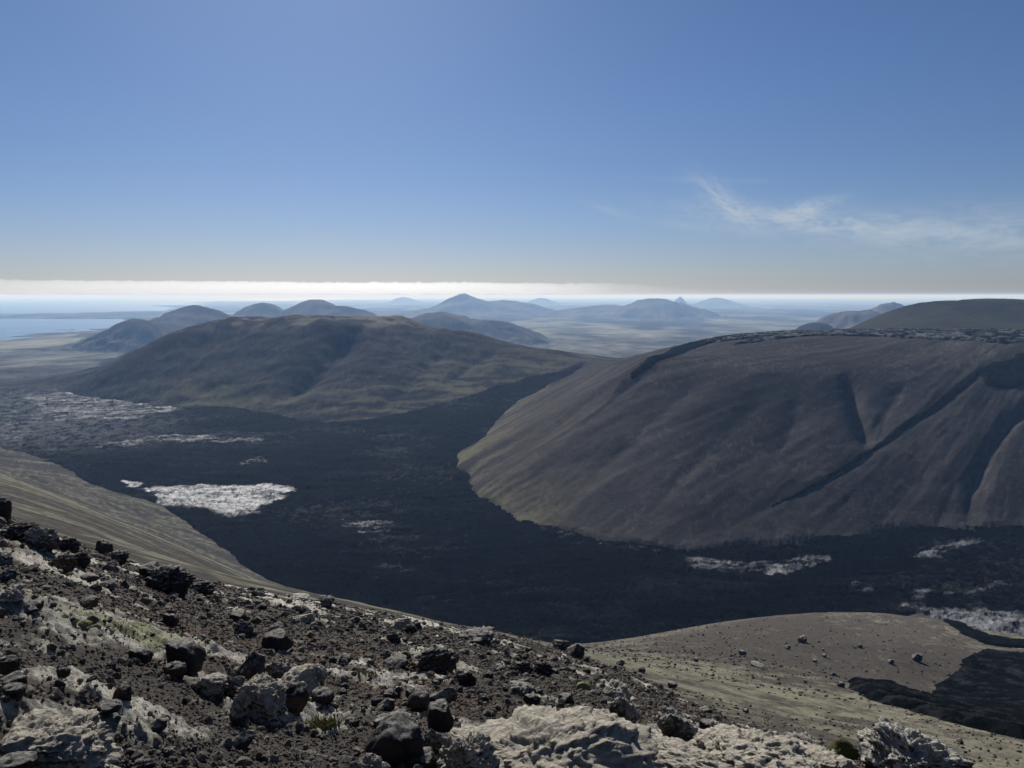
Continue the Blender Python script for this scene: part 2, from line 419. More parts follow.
# ------------------------------------------------------------------ mesh builders
def new_obj(name, me, mat=None, parent=None, **props):
    o = bpy.data.objects.new(name, me); C.objects.link(o)
    if mat: me.materials.append(mat)
    if parent: o.parent = parent
    for k, v in props.items(): o[k] = v
    return o
def mesh_np(name, V, Fq, smooth=True, attrs=None):
    me = bpy.data.meshes.new(name)
    V = np.ascontiguousarray(V, np.float32); Fq = np.ascontiguousarray(Fq, np.int32)
    n, k = Fq.shape
    me.vertices.add(len(V)); me.vertices.foreach_set('co', V.ravel())
    me.loops.add(n * k); me.loops.foreach_set('vertex_index', Fq.ravel())
    me.polygons.add(n); me.polygons.foreach_set('loop_start', np.arange(0, n * k, k, dtype=np.int32))
    me.polygons.foreach_set('use_smooth', np.full(n, smooth))
    for an, av in (attrs or {}).items():
        if av.ndim == 2:
            a = me.attributes.new(an, 'FLOAT_COLOR', 'POINT')
            c = np.ones((len(V), 4), np.float32); c[:, :3] = av[:, :3]; a.data.foreach_set('color', c.ravel())
        else:
            a = me.attributes.new(an, 'FLOAT', 'POINT'); a.data.foreach_set('value', np.ascontiguousarray(av, np.float32))
    me.update(); me.validate()
    return me
def grid_faces(nr, na, keep=None):
    i = np.arange(nr - 1)[:, None] * na + np.arange(na - 1)[None, :]
    q = np.stack([i, i + 1, i + 1 + na, i + na], -1).reshape(-1, 4)
    if keep is not None: q = q[keep.reshape(-1)]
    return q
def compact(V, Q, attrs):
    u, inv = np.unique(Q, return_inverse=True)
    return V[u], inv.reshape(Q.shape), {k: a[u] for k, a in attrs.items()}
def polar(r0, r1, dr, a0, a1, da):
    nr = int(math.log(r1 / r0) / dr) + 1; na = int((a1 - a0) / da) + 1
    r = np.exp(np.linspace(math.log(r0), math.log(r1), nr)); a = np.radians(np.linspace(a0, a1, na))
    x = (r[:, None] * np.sin(a)[None]).ravel(); y = (r[:, None] * np.cos(a)[None]).ravel()
    return x, y, nr, na

# ------------------------------------------------------------------ materials
def mat_base(name):
    m = bpy.data.materials.new(name); m.use_nodes = True
    t = m.node_tree; t.nodes.clear()
    o = t.nodes.new('ShaderNodeOutputMaterial'); b = t.nodes.new('ShaderNodeBsdfPrincipled')
    t.links.new(b.outputs[0], o.inputs['Surface'])
    return m, t, b
def N(t, typ, **kw):
    n = t.nodes.new(typ)
    for k, v in kw.items(): setattr(n, k, v)
    return n
def noise(t, vec, scale, detail=6, rough=.6, dist=0):
    n = N(t, 'ShaderNodeTexNoise'); n.inputs['Scale'].default_value = scale; n.inputs['Detail'].default_value = detail
    n.inputs['Roughness'].default_value = rough; n.inputs['Distortion'].default_value = dist
    t.links.new(vec, n.inputs['Vector']); return n.outputs['Fac']
def ramp(t, fac, stops):
    r = N(t, 'ShaderNodeValToRGB'); e = r.color_ramp.elements
    while len(e) < len(stops): e.new(.5)
    for q, (p, c) in zip(e, stops):
        q.position = p; q.color = tuple(c) + (1,) if not isinstance(c, (int, float)) else (c, c, c, 1)
    t.links.new(fac, r.inputs['Fac']); return r.outputs['Color']
def mix(t, fac, a, b, mode='MIX'):
    m = N(t, 'ShaderNodeMix', data_type='RGBA', blend_type=mode)
    for s, v in ((0, fac), (6, a), (7, b)):
        if isinstance(v, (int, float)): m.inputs[s].default_value = v
        elif isinstance(v, (tuple, list)): m.inputs[s].default_value = tuple(v) + (1,)
        else: t.links.new(v, m.inputs[s])
    return m.outputs[2]
def math_(t, op, a, b=None, clamp=False):
    m = N(t, 'ShaderNodeMath', operation=op, use_clamp=clamp)
    for s, v in ((0, a), (1, b)):
        if v is None: continue
        if isinstance(v, (int, float)): m.inputs[s].default_value = v
        else: t.links.new(v, m.inputs[s])
    return m.outputs[0]
def bump(t, h, dist, strength=1.0, nrm=None):
    b = N(t, 'ShaderNodeBump'); b.inputs['Distance'].default_value = dist; b.inputs['Strength'].default_value = strength
    t.links.new(h, b.inputs['Height'])
    if nrm: t.links.new(nrm, b.inputs['Normal'])
    return b.outputs['Normal']
def pos(t):
    return N(t, 'ShaderNodeNewGeometry').outputs['Position']
def attr(t, n, color=True):
    a = N(t, 'ShaderNodeAttribute', attribute_name=n)
    return a.outputs['Color'] if color else a.outputs['Fac']

def ground_mat(name, speck=.6, s1=.25, s2=1.3, b1=.6, b2=.15, rough=.95, spec=0.0):
    """colour carried by the terrain, broken up by two scales of grain and relief (metres)"""
    m, t, b = mat_base(name); P = pos(t)
    n1 = noise(t, P, s1, 8, .65); n2 = noise(t, P, s2, 6, .7)
    f1 = ramp(t, n1, [(.3, 1 - speck * .55), (.7, 1 + 0)]); f2 = ramp(t, n2, [(.35, 1 - speck * .5), (.68, 1)])
    c = mix(t, 1.0, attr(t, 'tone'), f1, 'MULTIPLY'); c = mix(t, 1.0, c, f2, 'MULTIPLY')
    t.links.new(c, b.inputs['Base Color'])
    b.inputs['Roughness'].default_value = rough; b.inputs['Specular IOR Level'].default_value = spec
    nb = bump(t, n1, b1 / s1 * .3, .7); nb = bump(t, n2, b2 / s2 * .9, .8, nb)
    t.links.new(nb, b.inputs['Normal'])
    return m
M_hill = ground_mat('hill_scoria', .55, .09, .5, .5, .25)
M_plain = ground_mat('plain_ground', .5, .012, .06, .35, .2)
M_slope = ground_mat('slope_gravel', .75, .45, 2.6, .6, .5)

def lava_mat(name):
    m, t, b = mat_base(name); P = pos(t)
    v = N(t, 'ShaderNodeTexVoronoi'); v.inputs['Scale'].default_value = .16; v.feature = 'F1'; t.links.new(P, v.inputs['Vector'])
    n1 = noise(t, P, .12, 8, .72, .8); n2 = noise(t, P, .9, 8, .75, .3)
    n3 = noise(t, P, .04, 5, .6, 1.5)
    c = mix(t, 1.0, attr(t, 'tone'), ramp(t, n2, [(.3, .35), (.62, 1.0), (.8, 1.7)]), 'MULTIPLY')
    c = mix(t, 1.0, c, ramp(t, n1, [(.35, .6), (.65, 1.2)]), 'MULTIPLY')
    t.links.new(c, b.inputs['Base Color'])
    sh = attr(t, 'sheen_', False)
    b.inputs['Roughness'].default_value = .8
    rr = math_(t, 'MULTIPLY_ADD', sh, -.35); 
    rr.node.inputs[2].default_value = .85
    t.links.new(rr, b.inputs['Roughness'])
    sp = math_(t, 'MULTIPLY_ADD', sh, .5); sp.node.inputs[2].default_value = -.02
    t.links.new(sp, b.inputs['Specular IOR Level'])
    nb = bump(t, n1, 3.5, .9); nb = bump(t, n2, .9, .9, nb)
    t.links.new(nb, b.inputs['Normal'])
    return m
M_lava = lava_mat('black_lava')

def rock_mat(name, dark, light, pale, cover, rust=.0, sc=1.0):
    """scoria with pale moss and lichen growing on the faces that look up"""
    m, t, b = mat_base(name)
    tc = N(t, 'ShaderNodeTexCoord'); P = pos(t)
    g = N(t, 'ShaderNodeNewGeometry'); sx = N(t, 'ShaderNodeSeparateXYZ'); t.links.new(g.outputs['Normal'], sx.inputs[0])
    n1 = noise(t, P, 5 * sc, 8, .7); n2 = noise(t, P, 28 * sc, 6, .75); n3 = noise(t, P, 1.7 * sc, 5, .6)
    c = ramp(t, n1, [(.32, dark), (.68, light)])
    c = mix(t, ramp(t, noise(t, P, 2.6 * sc, 5, .6), [(.52, 0), (.66, rust)]), c, (.17, .085, .04))
    up = math_(t, 'MULTIPLY_ADD', sx.outputs[2], .55); up.node.inputs[2].default_value = 0
    s = math_(t, 'ADD', up, math_(t, 'MULTIPLY', n3, .9)); s = math_(t, 'ADD', s, math_(t, 'MULTIPLY', n2, .45)); s = math_(t, 'ADD', s, cover - 1.0)
    mk = ramp(t, s, [(.12, 0), (.3, 1)])
    pl = mix(t, n2, tuple(k * .62 for k in pale), tuple(min(1, k * 1.3) for k in pale))
    c = mix(t, mk, c, pl)
    c = mix(t, 1.0, c, ramp(t, n2, [(.3, .62), (.6, 1)]), 'MULTIPLY')  # hollows of the grain darkened, crevice shade put into the colour
    t.links.new(c, b.inputs['Base Color'])
    b.inputs['Roughness'].default_value = .92; b.inputs['Specular IOR Level'].default_value = .15
    v = N(t, 'ShaderNodeTexVoronoi'); v.inputs['Scale'].default_value = 22 * sc; t.links.new(P, v.inputs['Vector'])
    nb = bump(t, n1, .10 / sc, .8); nb = bump(t, n2, .035 / sc, .9, nb); nb = bump(t, v.outputs['Distance'], .025 / sc, .5, nb)
    t.links.new(nb, b.inputs['Normal'])
    return m
M_rock_dark = rock_mat('dark_scoria', (.028, .025, .025), (.085, .075, .072), (.30, .28, .24), .12, .5)
M_rock_grey = rock_mat('grey_scoria', (.045, .042, .042), (.13, .12, .115), (.36, .34, .29), .34, .3)
M_rock_pale = rock_mat('lichen_crusted_rock', (.07, .064, .058), (.20, .18, .155), (.50, .45, .36), .52, .3)
M_rock_big = rock_mat('lichen_crusted_outcrop', (.06, .054, .05), (.20, .18, .155), (.58, .52, .41), .50, .5, .8)
M_rock_peak = rock_mat('painted_rim_rock', (.05, .05, .048), (.15, .145, .13), (.58, .55, .46), .36, .1, .8)  # peaked rock: sunlit rim and shaded face put into the colour

def gravel_mat():
    m, t, b = mat_base('scoria_gravel'); P = pos(t)
    n = noise(t, P, 6, 3, .6); n2 = noise(t, P, 40, 3, .6)
    c = ramp(t, n, [(.3, (.045, .038, .030)), (.48, (.092, .077, .060)), (.62, (.16, .138, .11)), (.75, (.30, .27, .215))])
    c = mix(t, 1.0, c, ramp(t, n2, [(.3, .6), (.7, 1.2)]), 'MULTIPLY')
    t.links.new(c, b.inputs['Base Color']); b.inputs['Roughness'].default_value = .95; b.inputs['Specular IOR Level'].default_value = .2
    return m
M_gravel = gravel_mat()
def brow_mat():
    m, t, b = mat_base('brow_scoria'); P = pos(t)
    n1 = noise(t, P, 9, 8, .7); n2 = noise(t, P, 45, 5, .75)
    c = mix(t, 1.0, attr(t, 'tone'), ramp(t, n1, [(.3, .62), (.6, 1), (.75, 1.35)]), 'MULTIPLY')
    c = mix(t, 1.0, c, ramp(t, n2, [(.3, .68), (.65, 1.12)]), 'MULTIPLY')
    t.links.new(c, b.inputs['Base Color']); b.inputs['Roughness'].default_value = .95; b.inputs['Specular IOR Level'].default_value = .15
    nb = bump(t, n1, .09, .9); nb = bump(t, n2, .03, .9, nb); t.links.new(nb, b.inputs['Normal'])
    return m
M_brow = brow_mat()
def sea_mat():
    m, t, b = mat_base('sea_water'); P = pos(t)
    mp = N(t, 'ShaderNodeMapping'); mp.inputs['Scale'].default_value = (.0005, .0016, 1); t.links.new(P, mp.inputs['Vector'])
    n = noise(t, mp.outputs[0], 1.0, 5, .6)
    t.links.new(ramp(t, n, [(.35, (.022, .07, .15)), (.65, (.035, .09, .18))]), b.inputs['Base Color'])
    t.links.new(ramp(t, n, [(.35, .20), (.65, .27)]), b.inputs['Roughness'])
    b.inputs['IOR'].default_value = 1.2
    return m
M_sea = sea_mat()

def lerp(a, b, t):
    a = np.array(a, float); b = np.array(b, float); t = np.asarray(t)[..., None]
    return a * (1 - t) + b * t

print('setup', time.time() - T0)
# ================================================================== STRUCTURE
# ---- mid terrain: one height field, split by what each piece is
x, y, nr, na = polar(16, 4300, .0062, -44, 44, .075)
z = H(x, y)
r = np.hypot(x, y)
pz, _ = plain(x, y)
wf = sstep(2700, 3900, r)
z = z * (1 - wf) + pz * wf
fh, who = far_hills(x, y)
z = np.where((r > 3000) & (fh > z), fh, z)
# keep it just under the finely modelled brow
re_ = smooth_edge(np.arctan2(x, y), E_R)
z = z - .9 * (1 - sstep(1.05, 1.5, r / re_))
V = np.stack([x, y, z + CAMZ], -1)
sdl = poly_sd(x, y, LAVA_POLY)
lv = lava_lv(x, y)
# regions
azd = np.degrees(np.arctan2(x, y))
RIGHT_HILL = [on_z(a, b, -200)[:2] for a, b in ((455, 470), (470, 500), (560, 532), (690, 553), (850, 538), (1024, 526), (1300, 520))]
zpl = np.interp(r, [0, 2500, 4200], [-236, -243, -265])
def reg():
    g = np.zeros(x.shape, int)                       # 0 near slope
    bridge_r = 400 + 0 * x
    g[r > 480] = 4
    rh = (azd > -4.5) & (r > 560) & (z > lv - 3) & (r < 1760) & ((azd > 4.2) | (r < 1330)); g[rh] = 1
    g[(azd > 8) & (r >= 1760)] = 4
    g[(azd > 17) & (r >= 1760) & (r < 3200) & (z > zpl + 7)] = 3
    mr = (azd > -31) & (azd < 6.2) & (r > 1080) & (r < 2700) & (g != 1) & ((z > zpl + 7) | (r < 1500)); g[mr] = 2
    ls = (azd < -10.5) & (r <= 1500) & (sdl < 60) & (r > 15); g[ls & (r < np.where(azd < -26, 1450, 1000))] = 0
    return g
G = reg()
# colour of the ground itself
brown = (.100, .092, .086); dkbrown = (.048, .044, .043); olive = (.135, .125, .075); grey = (.10, .092, .085)
cx, cy = 1000., 1340.
th = np.arctan2(x - cx, y - cy); rr_ = np.hypot(x - cx, y - cy)
hz = z - lv
st = 1.25 * fbm2(th * 70 + .6 * fbm2(x / 60, y / 60, 3, 202), rr_ / 130, 5, 201, gain=.7)
pt = fbm2(x / 55, y / 55, 4, 203, gain=.6); pt2 = fbm2(x / 240, y / 240, 3, 205)
tone = lerp(dkbrown, brown, np.clip(.55 + .85 * st + .22 * pt2, 0, 1))
sp = sstep(.28, .6, .8 * fbm2(th * 200, rr_ / 30, 4, 207, gain=.75) + .25 * pt + .30 * fbm2(x / 130, y / 130, 3, 209) - .06)
sp2 = sstep(.34, .5, fbm2(x / 5, y / 7, 3, 208, gain=.75) + .4 * pt)
sp = np.maximum(sp * .5, sp2 * .28)
tone = tone * (1 - sp[:, None]) + np.array((.20, .185, .16)) * sp[:, None]
nose = (sstep(10, 1, azd) * (G == 1) * .75)[:, None]; tone = tone * (1 - nose) + nose * lerp((.078, .070, .064), (.140, .126, .108), np.clip(.5 + .7 * st + .4 * pt2, 0, 1))  # dry moss and grey on the nose, its sunward brightness put into the tone too
# olive moss near the feet of the hills
ft = np.clip(1.15 - hz / 38.0, 0, 1) * sstep(-.15, .45, st + .5 * pt2 + .1)
mossy = ft * np.where(G == 1, sstep(9, -2, azd), np.where(G == 2, 1.0 * sstep(-31, -27, azd), 0))
tone = tone * (1 - .75 * mossy[:, None]) + np.array((.21, .20, .115)) * .75 * mossy[:, None]
# middle ridge: cooler dark with tan crowns
cr = (G == 2) * sstep(-88, -62, z) * sstep(-.12, .22, pt + .3 * pt2)
tone = tone * (1 - .8 * cr[:, None]) + np.array((.26, .24, .19)) * .8 * cr[:, None]
# near slopes: left striated, right olive
lm = (G == 0)
d1 = R(93.); u = x * math.sin(d1) + y * math.cos(d1); vv = x * math.cos(d1) - y * math.sin(d1)
s1 = fbm2(vv / 9.0, u / 240, 5, 211, gain=.8); s2 = fbm2(vv / 34, u / 300, 3, 213); s1 = s1 + .35 * fbm2(x / 4, y / 4, 3, 214)
tl = lerp((.098, .090, .080), (.27, .26, .19), np.clip(.20 + 1.9 * s1 + .4 * s2, 0, 1) ** 1.3)
d2 = R(52.); u2 = x * math.sin(d2) + y * math.cos(d2); v2 = x * math.cos(d2) - y * math.sin(d2)
s3 = fbm2(v2 / 5.0, u2 / 11, 6, 215, gain=.75); s4 = fbm2(x / 60, y / 60, 3, 217)
spur = poly_sd(x, y, [at_r(a, b, c)[:2] for a, b, c in ((640, 651, 235), (690, 636, 320), (800, 612, 430), (900, 606, 480), (1010, 640, 420), (950, 655, 340), (925, 690, 260), (860, 672, 240), (760, 672, 200))])
ow = np.clip(.36 + 1.2 * s3 + .5 * s4 + 1.1 * fbm2(x / 4.0, y / 5.0, 5, 219, gain=.85) - sstep(-30, 10, spur) * .62, 0, 1)
tr = lerp((.112, .098, .084), (.28, .265, .19), ow)
sc_ = sstep(.45, .62, fbm2(x / 1.6, y / 1.6, 3, 218, gain=.8))[:, None] * .6; tr = tr * (1 - sc_) + np.array((.04, .036, .035)) * sc_
tr = tr * (1 + .35 * (sstep(0, 30, spur) * sstep(22, 30, azd))[:, None])
wr = sstep(-9, -5, azd)[:, None]
tn = tl * (1 - wr) + tr * wr
tone = np.where(lm[:, None], tn, tone)
# plain
pl = lerp((.07, .068, .06), (.34, .33, .26), np.clip(.42 + 1.0 * fbm2(x / 90, y / 330, 5, 221, gain=.65) + .4 * pt2, 0, 1))
wpl = (sstep(14, -2, z - zpl) * sstep(1350, 1700, r))[:, None]
bh = lerp((.032, .026, .022), (.065, .058, .035), np.clip(.5 + .8 * pt2 + .5 * pt, 0, 1)); tone = np.where(((azd > 15) & (r > 1760))[:, None], bh, tone)
tone = tone * (1 - wpl) + pl * wpl
i00 = np.arange(nr - 1)[:, None] * na + np.arange(na - 1)[None, :]
Gf = G[i00]
keep_r = (r / re_)[i00] > 1.02
NAMES = {0: ('lava_side_slope', M_slope), 1: ('big_hill', M_hill), 2: ('ridge_hill', M_hill), 3: ('plateau_hill', M_hill), 4: ('coastal_plain', M_plain)}
for k, (nm, mt) in NAMES.items():
    Q = grid_faces(nr, na, (Gf == k) & keep_r)
    if not len(Q): continue
    v_, q_, a_ = compact(V, Q, {'tone': tone})
    new_obj(nm, mesh_np(nm, v_, q_, attrs=a_), mt, kind='structure')
print('mid', time.time() - T0)

# ---- lava field: its own rough sheet filling the valley
def px_world(pts): return [on_lava(a, b)[:2] for a, b in pts]
SILV = [([(143, 490), (160, 487), (195, 486), (230, 484.5), (285, 485), (300, 489), (288, 494), (296, 498), (270, 505), (255, 512), (228, 519), (205, 512), (170, 508), (150, 500)], .95, 11),
        ([(25, 396), (70, 393), (120, 400), (165, 406), (195, 409), (150, 414), (135, 419), (90, 419), (60, 421), (35, 408)], .34, 14), ([(124, 482), (142, 484), (140, 489), (128, 489)], .7, 5),
        ([(-60, 400), (30, 396), (50, 420), (75, 440), (60, 455), (20, 445), (-60, 430)], .16, 14),
        ([(100, 444), (150, 436), (200, 435), (265, 440), (230, 443), (150, 442), (110, 450)], .34, 10), ([(240, 460), (262, 456), (265, 464), (240, 468)], .34, 8),
        ([(340, 521), (370, 519), (400, 524), (392, 532), (365, 534), (342, 528)], .34, 6),
        ([(690, 557), (740, 561), (775, 563), (812, 555), (835, 557), (790, 572), (740, 570), (700, 570)], .42, 7), ([(762, 570), (778, 566), (781, 573), (768, 577)], .7, 6),
        ([(912, 553), (950, 545), (985, 537), (984, 542), (945, 552), (918, 561)], .42, 7), ([(850, 583), (875, 585), (873, 592), (852, 589)], .35, 5), ([(900, 596), (940, 586), (1000, 582), (990, 590), (930, 600)], .36, 7),
        ([(912, 612), (960, 610), (1010, 614), (1100, 622), (1100, 665), (1024, 648), (975, 642), (945, 630)], .75, 8),
        ([(520, 523), (560, 531), (620, 546), (690, 556), (640, 553), (570, 540)], .2, 5), ([(400, 590), (450, 600), (440, 612), (400, 604)], .1, 10), ([(380, 560), (420, 570), (400, 590), (375, 580)], .12, 10),
        ([(690, 655), (800, 619), (905, 611), (930, 617), (800, 628)], .1, 6)]
SILVW = [(px_world(p), w_, n_) for p, w_, n_ in SILV]
x, y, nr, na = polar(330, 2300, .0030, -44, 44, .065)
sdl = poly_sd(x, y, LAVA_POLY)
m = sdl > -12
z = np.full(x.shape, -230.0)
xx, yy = x[m], y[m]
r = np.hypot(xx, yy)
hum = fbm2(xx / 22, yy / 22, 5, 301, gain=.62); cl = fbm2(xx / 5, yy / 5, 4, 311, gain=.65, ridged=True)
# pressure ridges: arcs across the direction of flow
fl = fbm2(xx / 120, yy / 60, 3, 321)
pr = fbm2((yy + 30 * fl) / 13, xx / 75, 3, 331) + .8 * fbm2((yy + 60 * fl - .35 * xx) / 34, xx / 160, 3, 333, ridged=True)
zl = lava_lv(xx, yy) + 3.2 * hum + 1.8 * cl + 1.8 * pr - np.where(sdl[m] < 4, (4 - sdl[m]) * .22, 0)
fade = sstep(2300, 1500, r)
z[m] = zl
lobe = fbm2(xx / 150, yy / 150, 4, 323, gain=.6)
tl = lerp((.0010, .0012, .0016), (.025, .0265, .029), np.clip(.28 + .35 * hum + .75 * pr * (.4 + lobe) + .5 * (cl - .4), 0, 1) ** 2.4)
sil = np.zeros(xx.shape)
for P, w_, nz in SILVW:
    d = poly_sd(xx, yy, P) + nz * 1.6 * fbm2(xx / (nz * 3.2), yy / (nz * 3.2), 4, 341, gain=.65)
    e = sstep(-nz * .15, nz * .35, d)
    if w_ < .6:
        e = e * sstep(.08, .34, fbm2(xx / (nz * 2.2), (yy - .3 * xx) / (nz * .7), 5, 351, gain=.7) + (w_ - .2) * 1.0)
    sil = np.maximum(sil, e * min(1, w_ * 1.3 + .1) * (.22 + .78 * sstep(-.30, .25, fbm2(xx / 5.5, yy / 2.6, 5, 371, gain=.8) + .35 * fbm2(xx / 28, yy / 16, 3, 373))))
# scattered brighter flecks
sil = np.maximum(sil, .07 * sstep(.42, .66, fbm2(xx / 6, yy / 5, 4, 361, gain=.75) + .75 * fbm2(xx / 110, yy / 80, 3, 365) - .05))
zfl = z[m].copy(); zfl -= sil * (1.6 * hum + .8 * cl) * .8; z[m] = zfl
tl = tl * (1 - sil[:, None]) + np.array((.23, .235, .245)) * sil[:, None]  # smooth pale lava, with its glisten in the sun put into the colour
left = (sstep(-21, -29, np.degrees(np.arctan2(xx, yy))) * sstep(1000, 1350, r) * sstep(-.25, .3, fbm2(xx / 9, yy / 12, 5, 381, gain=.75) + .1))[:, None]
tl = tl * (1 - left) + np.array((.15, .148, .15)) * left
tone = np.zeros((len(x), 3)); tone[m] = tl; shn = np.zeros(len(x)); shn[m] = np.clip(sil + .05, 0, 1)
i00 = np.arange(nr - 1)[:, None] * na + np.arange(na - 1)[None, :]
kp = m[i00] & m[i00 + 1] & m[i00 + na] & m[i00 + na + 1]
Q = grid_faces(nr, na, kp)
v_, q_, a_ = compact(np.stack([x, y, z + CAMZ], -1), Q, {'tone': tone, 'sheen_': shn})
new_obj('lava_field', mesh_np('lava_field', v_, q_, attrs=a_), M_lava, kind='structure')
print('lava', time.time() - T0)

# ---- lava tongues lying on the slopes and the plateau
def surfH(x, y): return H(x, y, lava_pull=True)
def tongue(name, polypx, step, thick, r0=60, r1=2600, light=0.0, nz=4.0):
    P = [ray_hit(a, b, surfH, r0, r1)[:2] for a, b in polypx]
    A = np.array(P); lo = A.min(0) - nz * 2; hi = A.max(0) + nz * 2
    nx = int((hi[0] - lo[0]) / step) + 1; ny = int((hi[1] - lo[1]) / step) + 1
    X, Y = np.meshgrid(np.linspace(lo[0], hi[0], nx), np.linspace(lo[1], hi[1], ny)); X = X.ravel(); Y = Y.ravel()
    d = poly_sd(X, Y, P) + nz * fbm2(X / (nz * 3), Y / (nz * 3), 4, 401, gain=.65)
    mm = d > -step * 2.5
    Z = np.full(X.shape, -999.0)
    g = surfH(X[mm], Y[mm])
    h5 = fbm2(X[mm] / (thick * 4), Y[mm] / (thick * 4), 4, 411, gain=.65); c5 = fbm2(X[mm] / thick, Y[mm] / thick, 3, 421, gain=.65, ridged=True)
    Z[mm] = g + thick * np.clip(d[mm] / (thick * 1.2), -1, 1) + thick * .45 * h5 * (d[mm] > 0) + thick * .3 * c5 * (d[mm] > 0)
    tn = lerp((.004, .005, .006), (.017, .021, .022), np.clip(.5 + .7 * h5, 0, 1))
    sil = np.clip(light * sstep(-.1, .4, fbm2(X[mm] / (thick * 3), Y[mm] / (thick * 3), 4, 431, gain=.7)), 0, 1)
    tn = tn * (1 - sil[:, None]) + np.array((.22, .22, .215)) * sil[:, None]
    tone = np.zeros((len(X), 3)); tone[mm] = tn; sh = np.zeros(len(X)); sh[mm] = sil
    i0 = np.arange(ny - 1)[:, None] * nx + np.arange(nx - 1)[None, :]
    kp = mm[i0] & mm[i0 + 1] & mm[i0 + nx] & mm[i0 + nx + 1]
    q = np.stack([i0, i0 + 1, i0 + 1 + nx, i0 + nx], -1).reshape(-1, 4)[kp.reshape(-1)]
    v_, q_, a_ = compact(np.stack([X, Y, Z + CAMZ], -1), q, {'tone': tone, 'sheen_': sh})
    return new_obj(name, mesh_np(name, v_, q_, attrs=a_), M_lava, kind='structure')
tongue('lava_patch', [(850, 684), (862, 681), (885, 683), (905, 690), (927, 697), (935, 686), (958, 672), (970, 657), (985, 652), (1010, 655), (1060, 652), (1120, 660), (1120, 745), (1024, 740), (985, 731), (950, 722), (915, 712), (880, 703), (852, 692)], .5, 1.7, 70, 420, .10, 2.2)
tongue('lava_stream', [(942, 611), (952, 618), (968, 628), (990, 636), (1010, 640), (1060, 644), (1060, 650), (1010, 648), (985, 644), (962, 634), (945, 622), (935, 614)], .7, 1.2, 250, 600, .0, 2.0)
tongue('lava_stream', [(984, 372), (955, 396), (905, 429), (865, 457), (825, 482), (788, 500), (770, 508), (772, 505), (788, 497), (824, 477), (862, 452), (900, 425), (945, 394), (976, 370)], 1.6, 1.2, 500, 1400, .0, 1.2)
tongue('lava_patch', [(976, 371), (990, 364), (1005, 362), (1015, 355), (1060, 350), (1060, 385), (1024, 384), (1010, 388), (990, 386), (984, 381)], 2.5, 3, 700, 1500, .05, 8)
tongue('lava_stream', [(632, 379), (650, 368), (672, 357), (690, 350), (720, 341), (760, 334), (700, 341), (670, 350), (645, 362), (630, 374)], 3, 2.5, 800, 1700, .0, 3)
tongue('lava_patch', [(690, 344), (740, 336), (790, 331.5), (860, 330.2), (940, 330.2), (1060, 331), (1060, 344), (990, 343), (940, 340), (880, 337), (820, 336), (770, 340), (735, 345), (760, 338), (720, 342)], 3.2, 2.5, 900, 2000, .45, 10)
print('tongues', time.time() - T0)

# ---- far land, hills, sea
x, y, nr, na = polar(4000, 90000, .0085, -48, 48, .09)
z, sdc = plain(x, y)
fh, who = far_hills(x, y)
r = np.hypot(x, y)
isH = (fh > z) & (sdc > -1e9)
zz = np.where(isH, fh + (5 + .09 * np.clip(fh - z, 0, 200)) * fbm2(x / 150, y / 150, 5, 501, gain=.65) * np.clip((fh - z) / 25, 0, 1), z)
band = fbm2(x / 500, y / 1500, 5, 511, gain=.62); b2 = fbm2(x / 160, y / 160, 3, 513)
tone = lerp((.07, .068, .062), (.47, .45, .32), np.clip(.40 + .9 * band + .35 * b2 - sstep(5500, 9000, r) * .25, 0, 1))
hl = lerp((.060, .053, .048), (.20, .18, .14), np.clip(.5 + .9 * fbm2(x / 200, y / 200, 4, 521), 0, 1))
tone = np.where(isH[:, None], hl, tone)
tone = np.where((sdc < 60)[:, None] & ~isH[:, None], np.array((.05, .05, .05)), tone)
V = np.stack([x, y, zz + CAMZ], -1)
i00 = np.arange(nr - 1)[:, None] * na + np.arange(na - 1)[None, :]
wf_ = np.where(isH, who, -1)[i00]
Q = grid_faces(nr, na, (wf_ < 0) & (sdc[i00] > -900)); v_, q_, a_ = compact(V, Q, {'tone': tone}); new_obj('coastal_plain', mesh_np('coastal_plain', v_, q_, attrs=a_), M_plain, kind='structure')
for k in range(len(FH)):
    kk = wf_ == k
    if kk.sum() < 8: continue
    Q = grid_faces(nr, na, kk); v_, q_, a_ = compact(V, Q, {'tone': tone}); new_obj(FH[k][0], mesh_np(FH[k][0], v_, q_, attrs=a_), M_plain, kind='structure')
def disc(name, rad, zc, mat, n=256, **kw):
    a = np.linspace(0, 2 * math.pi, n, endpoint=False)
    rings = [0] + [300 * (rad / 300) ** (i / 24) for i in range(25)]
    V = [(0, 0, zc)] + [(q * math.cos(t), q * math.sin(t), zc) for q in rings[1:] for t in a]
    Fc = [(1 + (i + 1) % n, 1 + i, 0, 0)[:3] for i in range(n)]
    me = bpy.data.meshes.new(name); fs = [(0, 1 + i, 1 + (i + 1) % n) for i in range(n)]
    for j in range(24):
        for i in range(n):
            a0 = 1 + j * n + i; b0 = 1 + j * n + (i + 1) % n
            fs.append((a0, a0 + n, b0 + n, b0))
    me.from_pydata(V, [], fs); me.update()
    return new_obj(name, me, mat, **kw)
disc('sea', 90000, 0.0, M_sea, kind='structure')
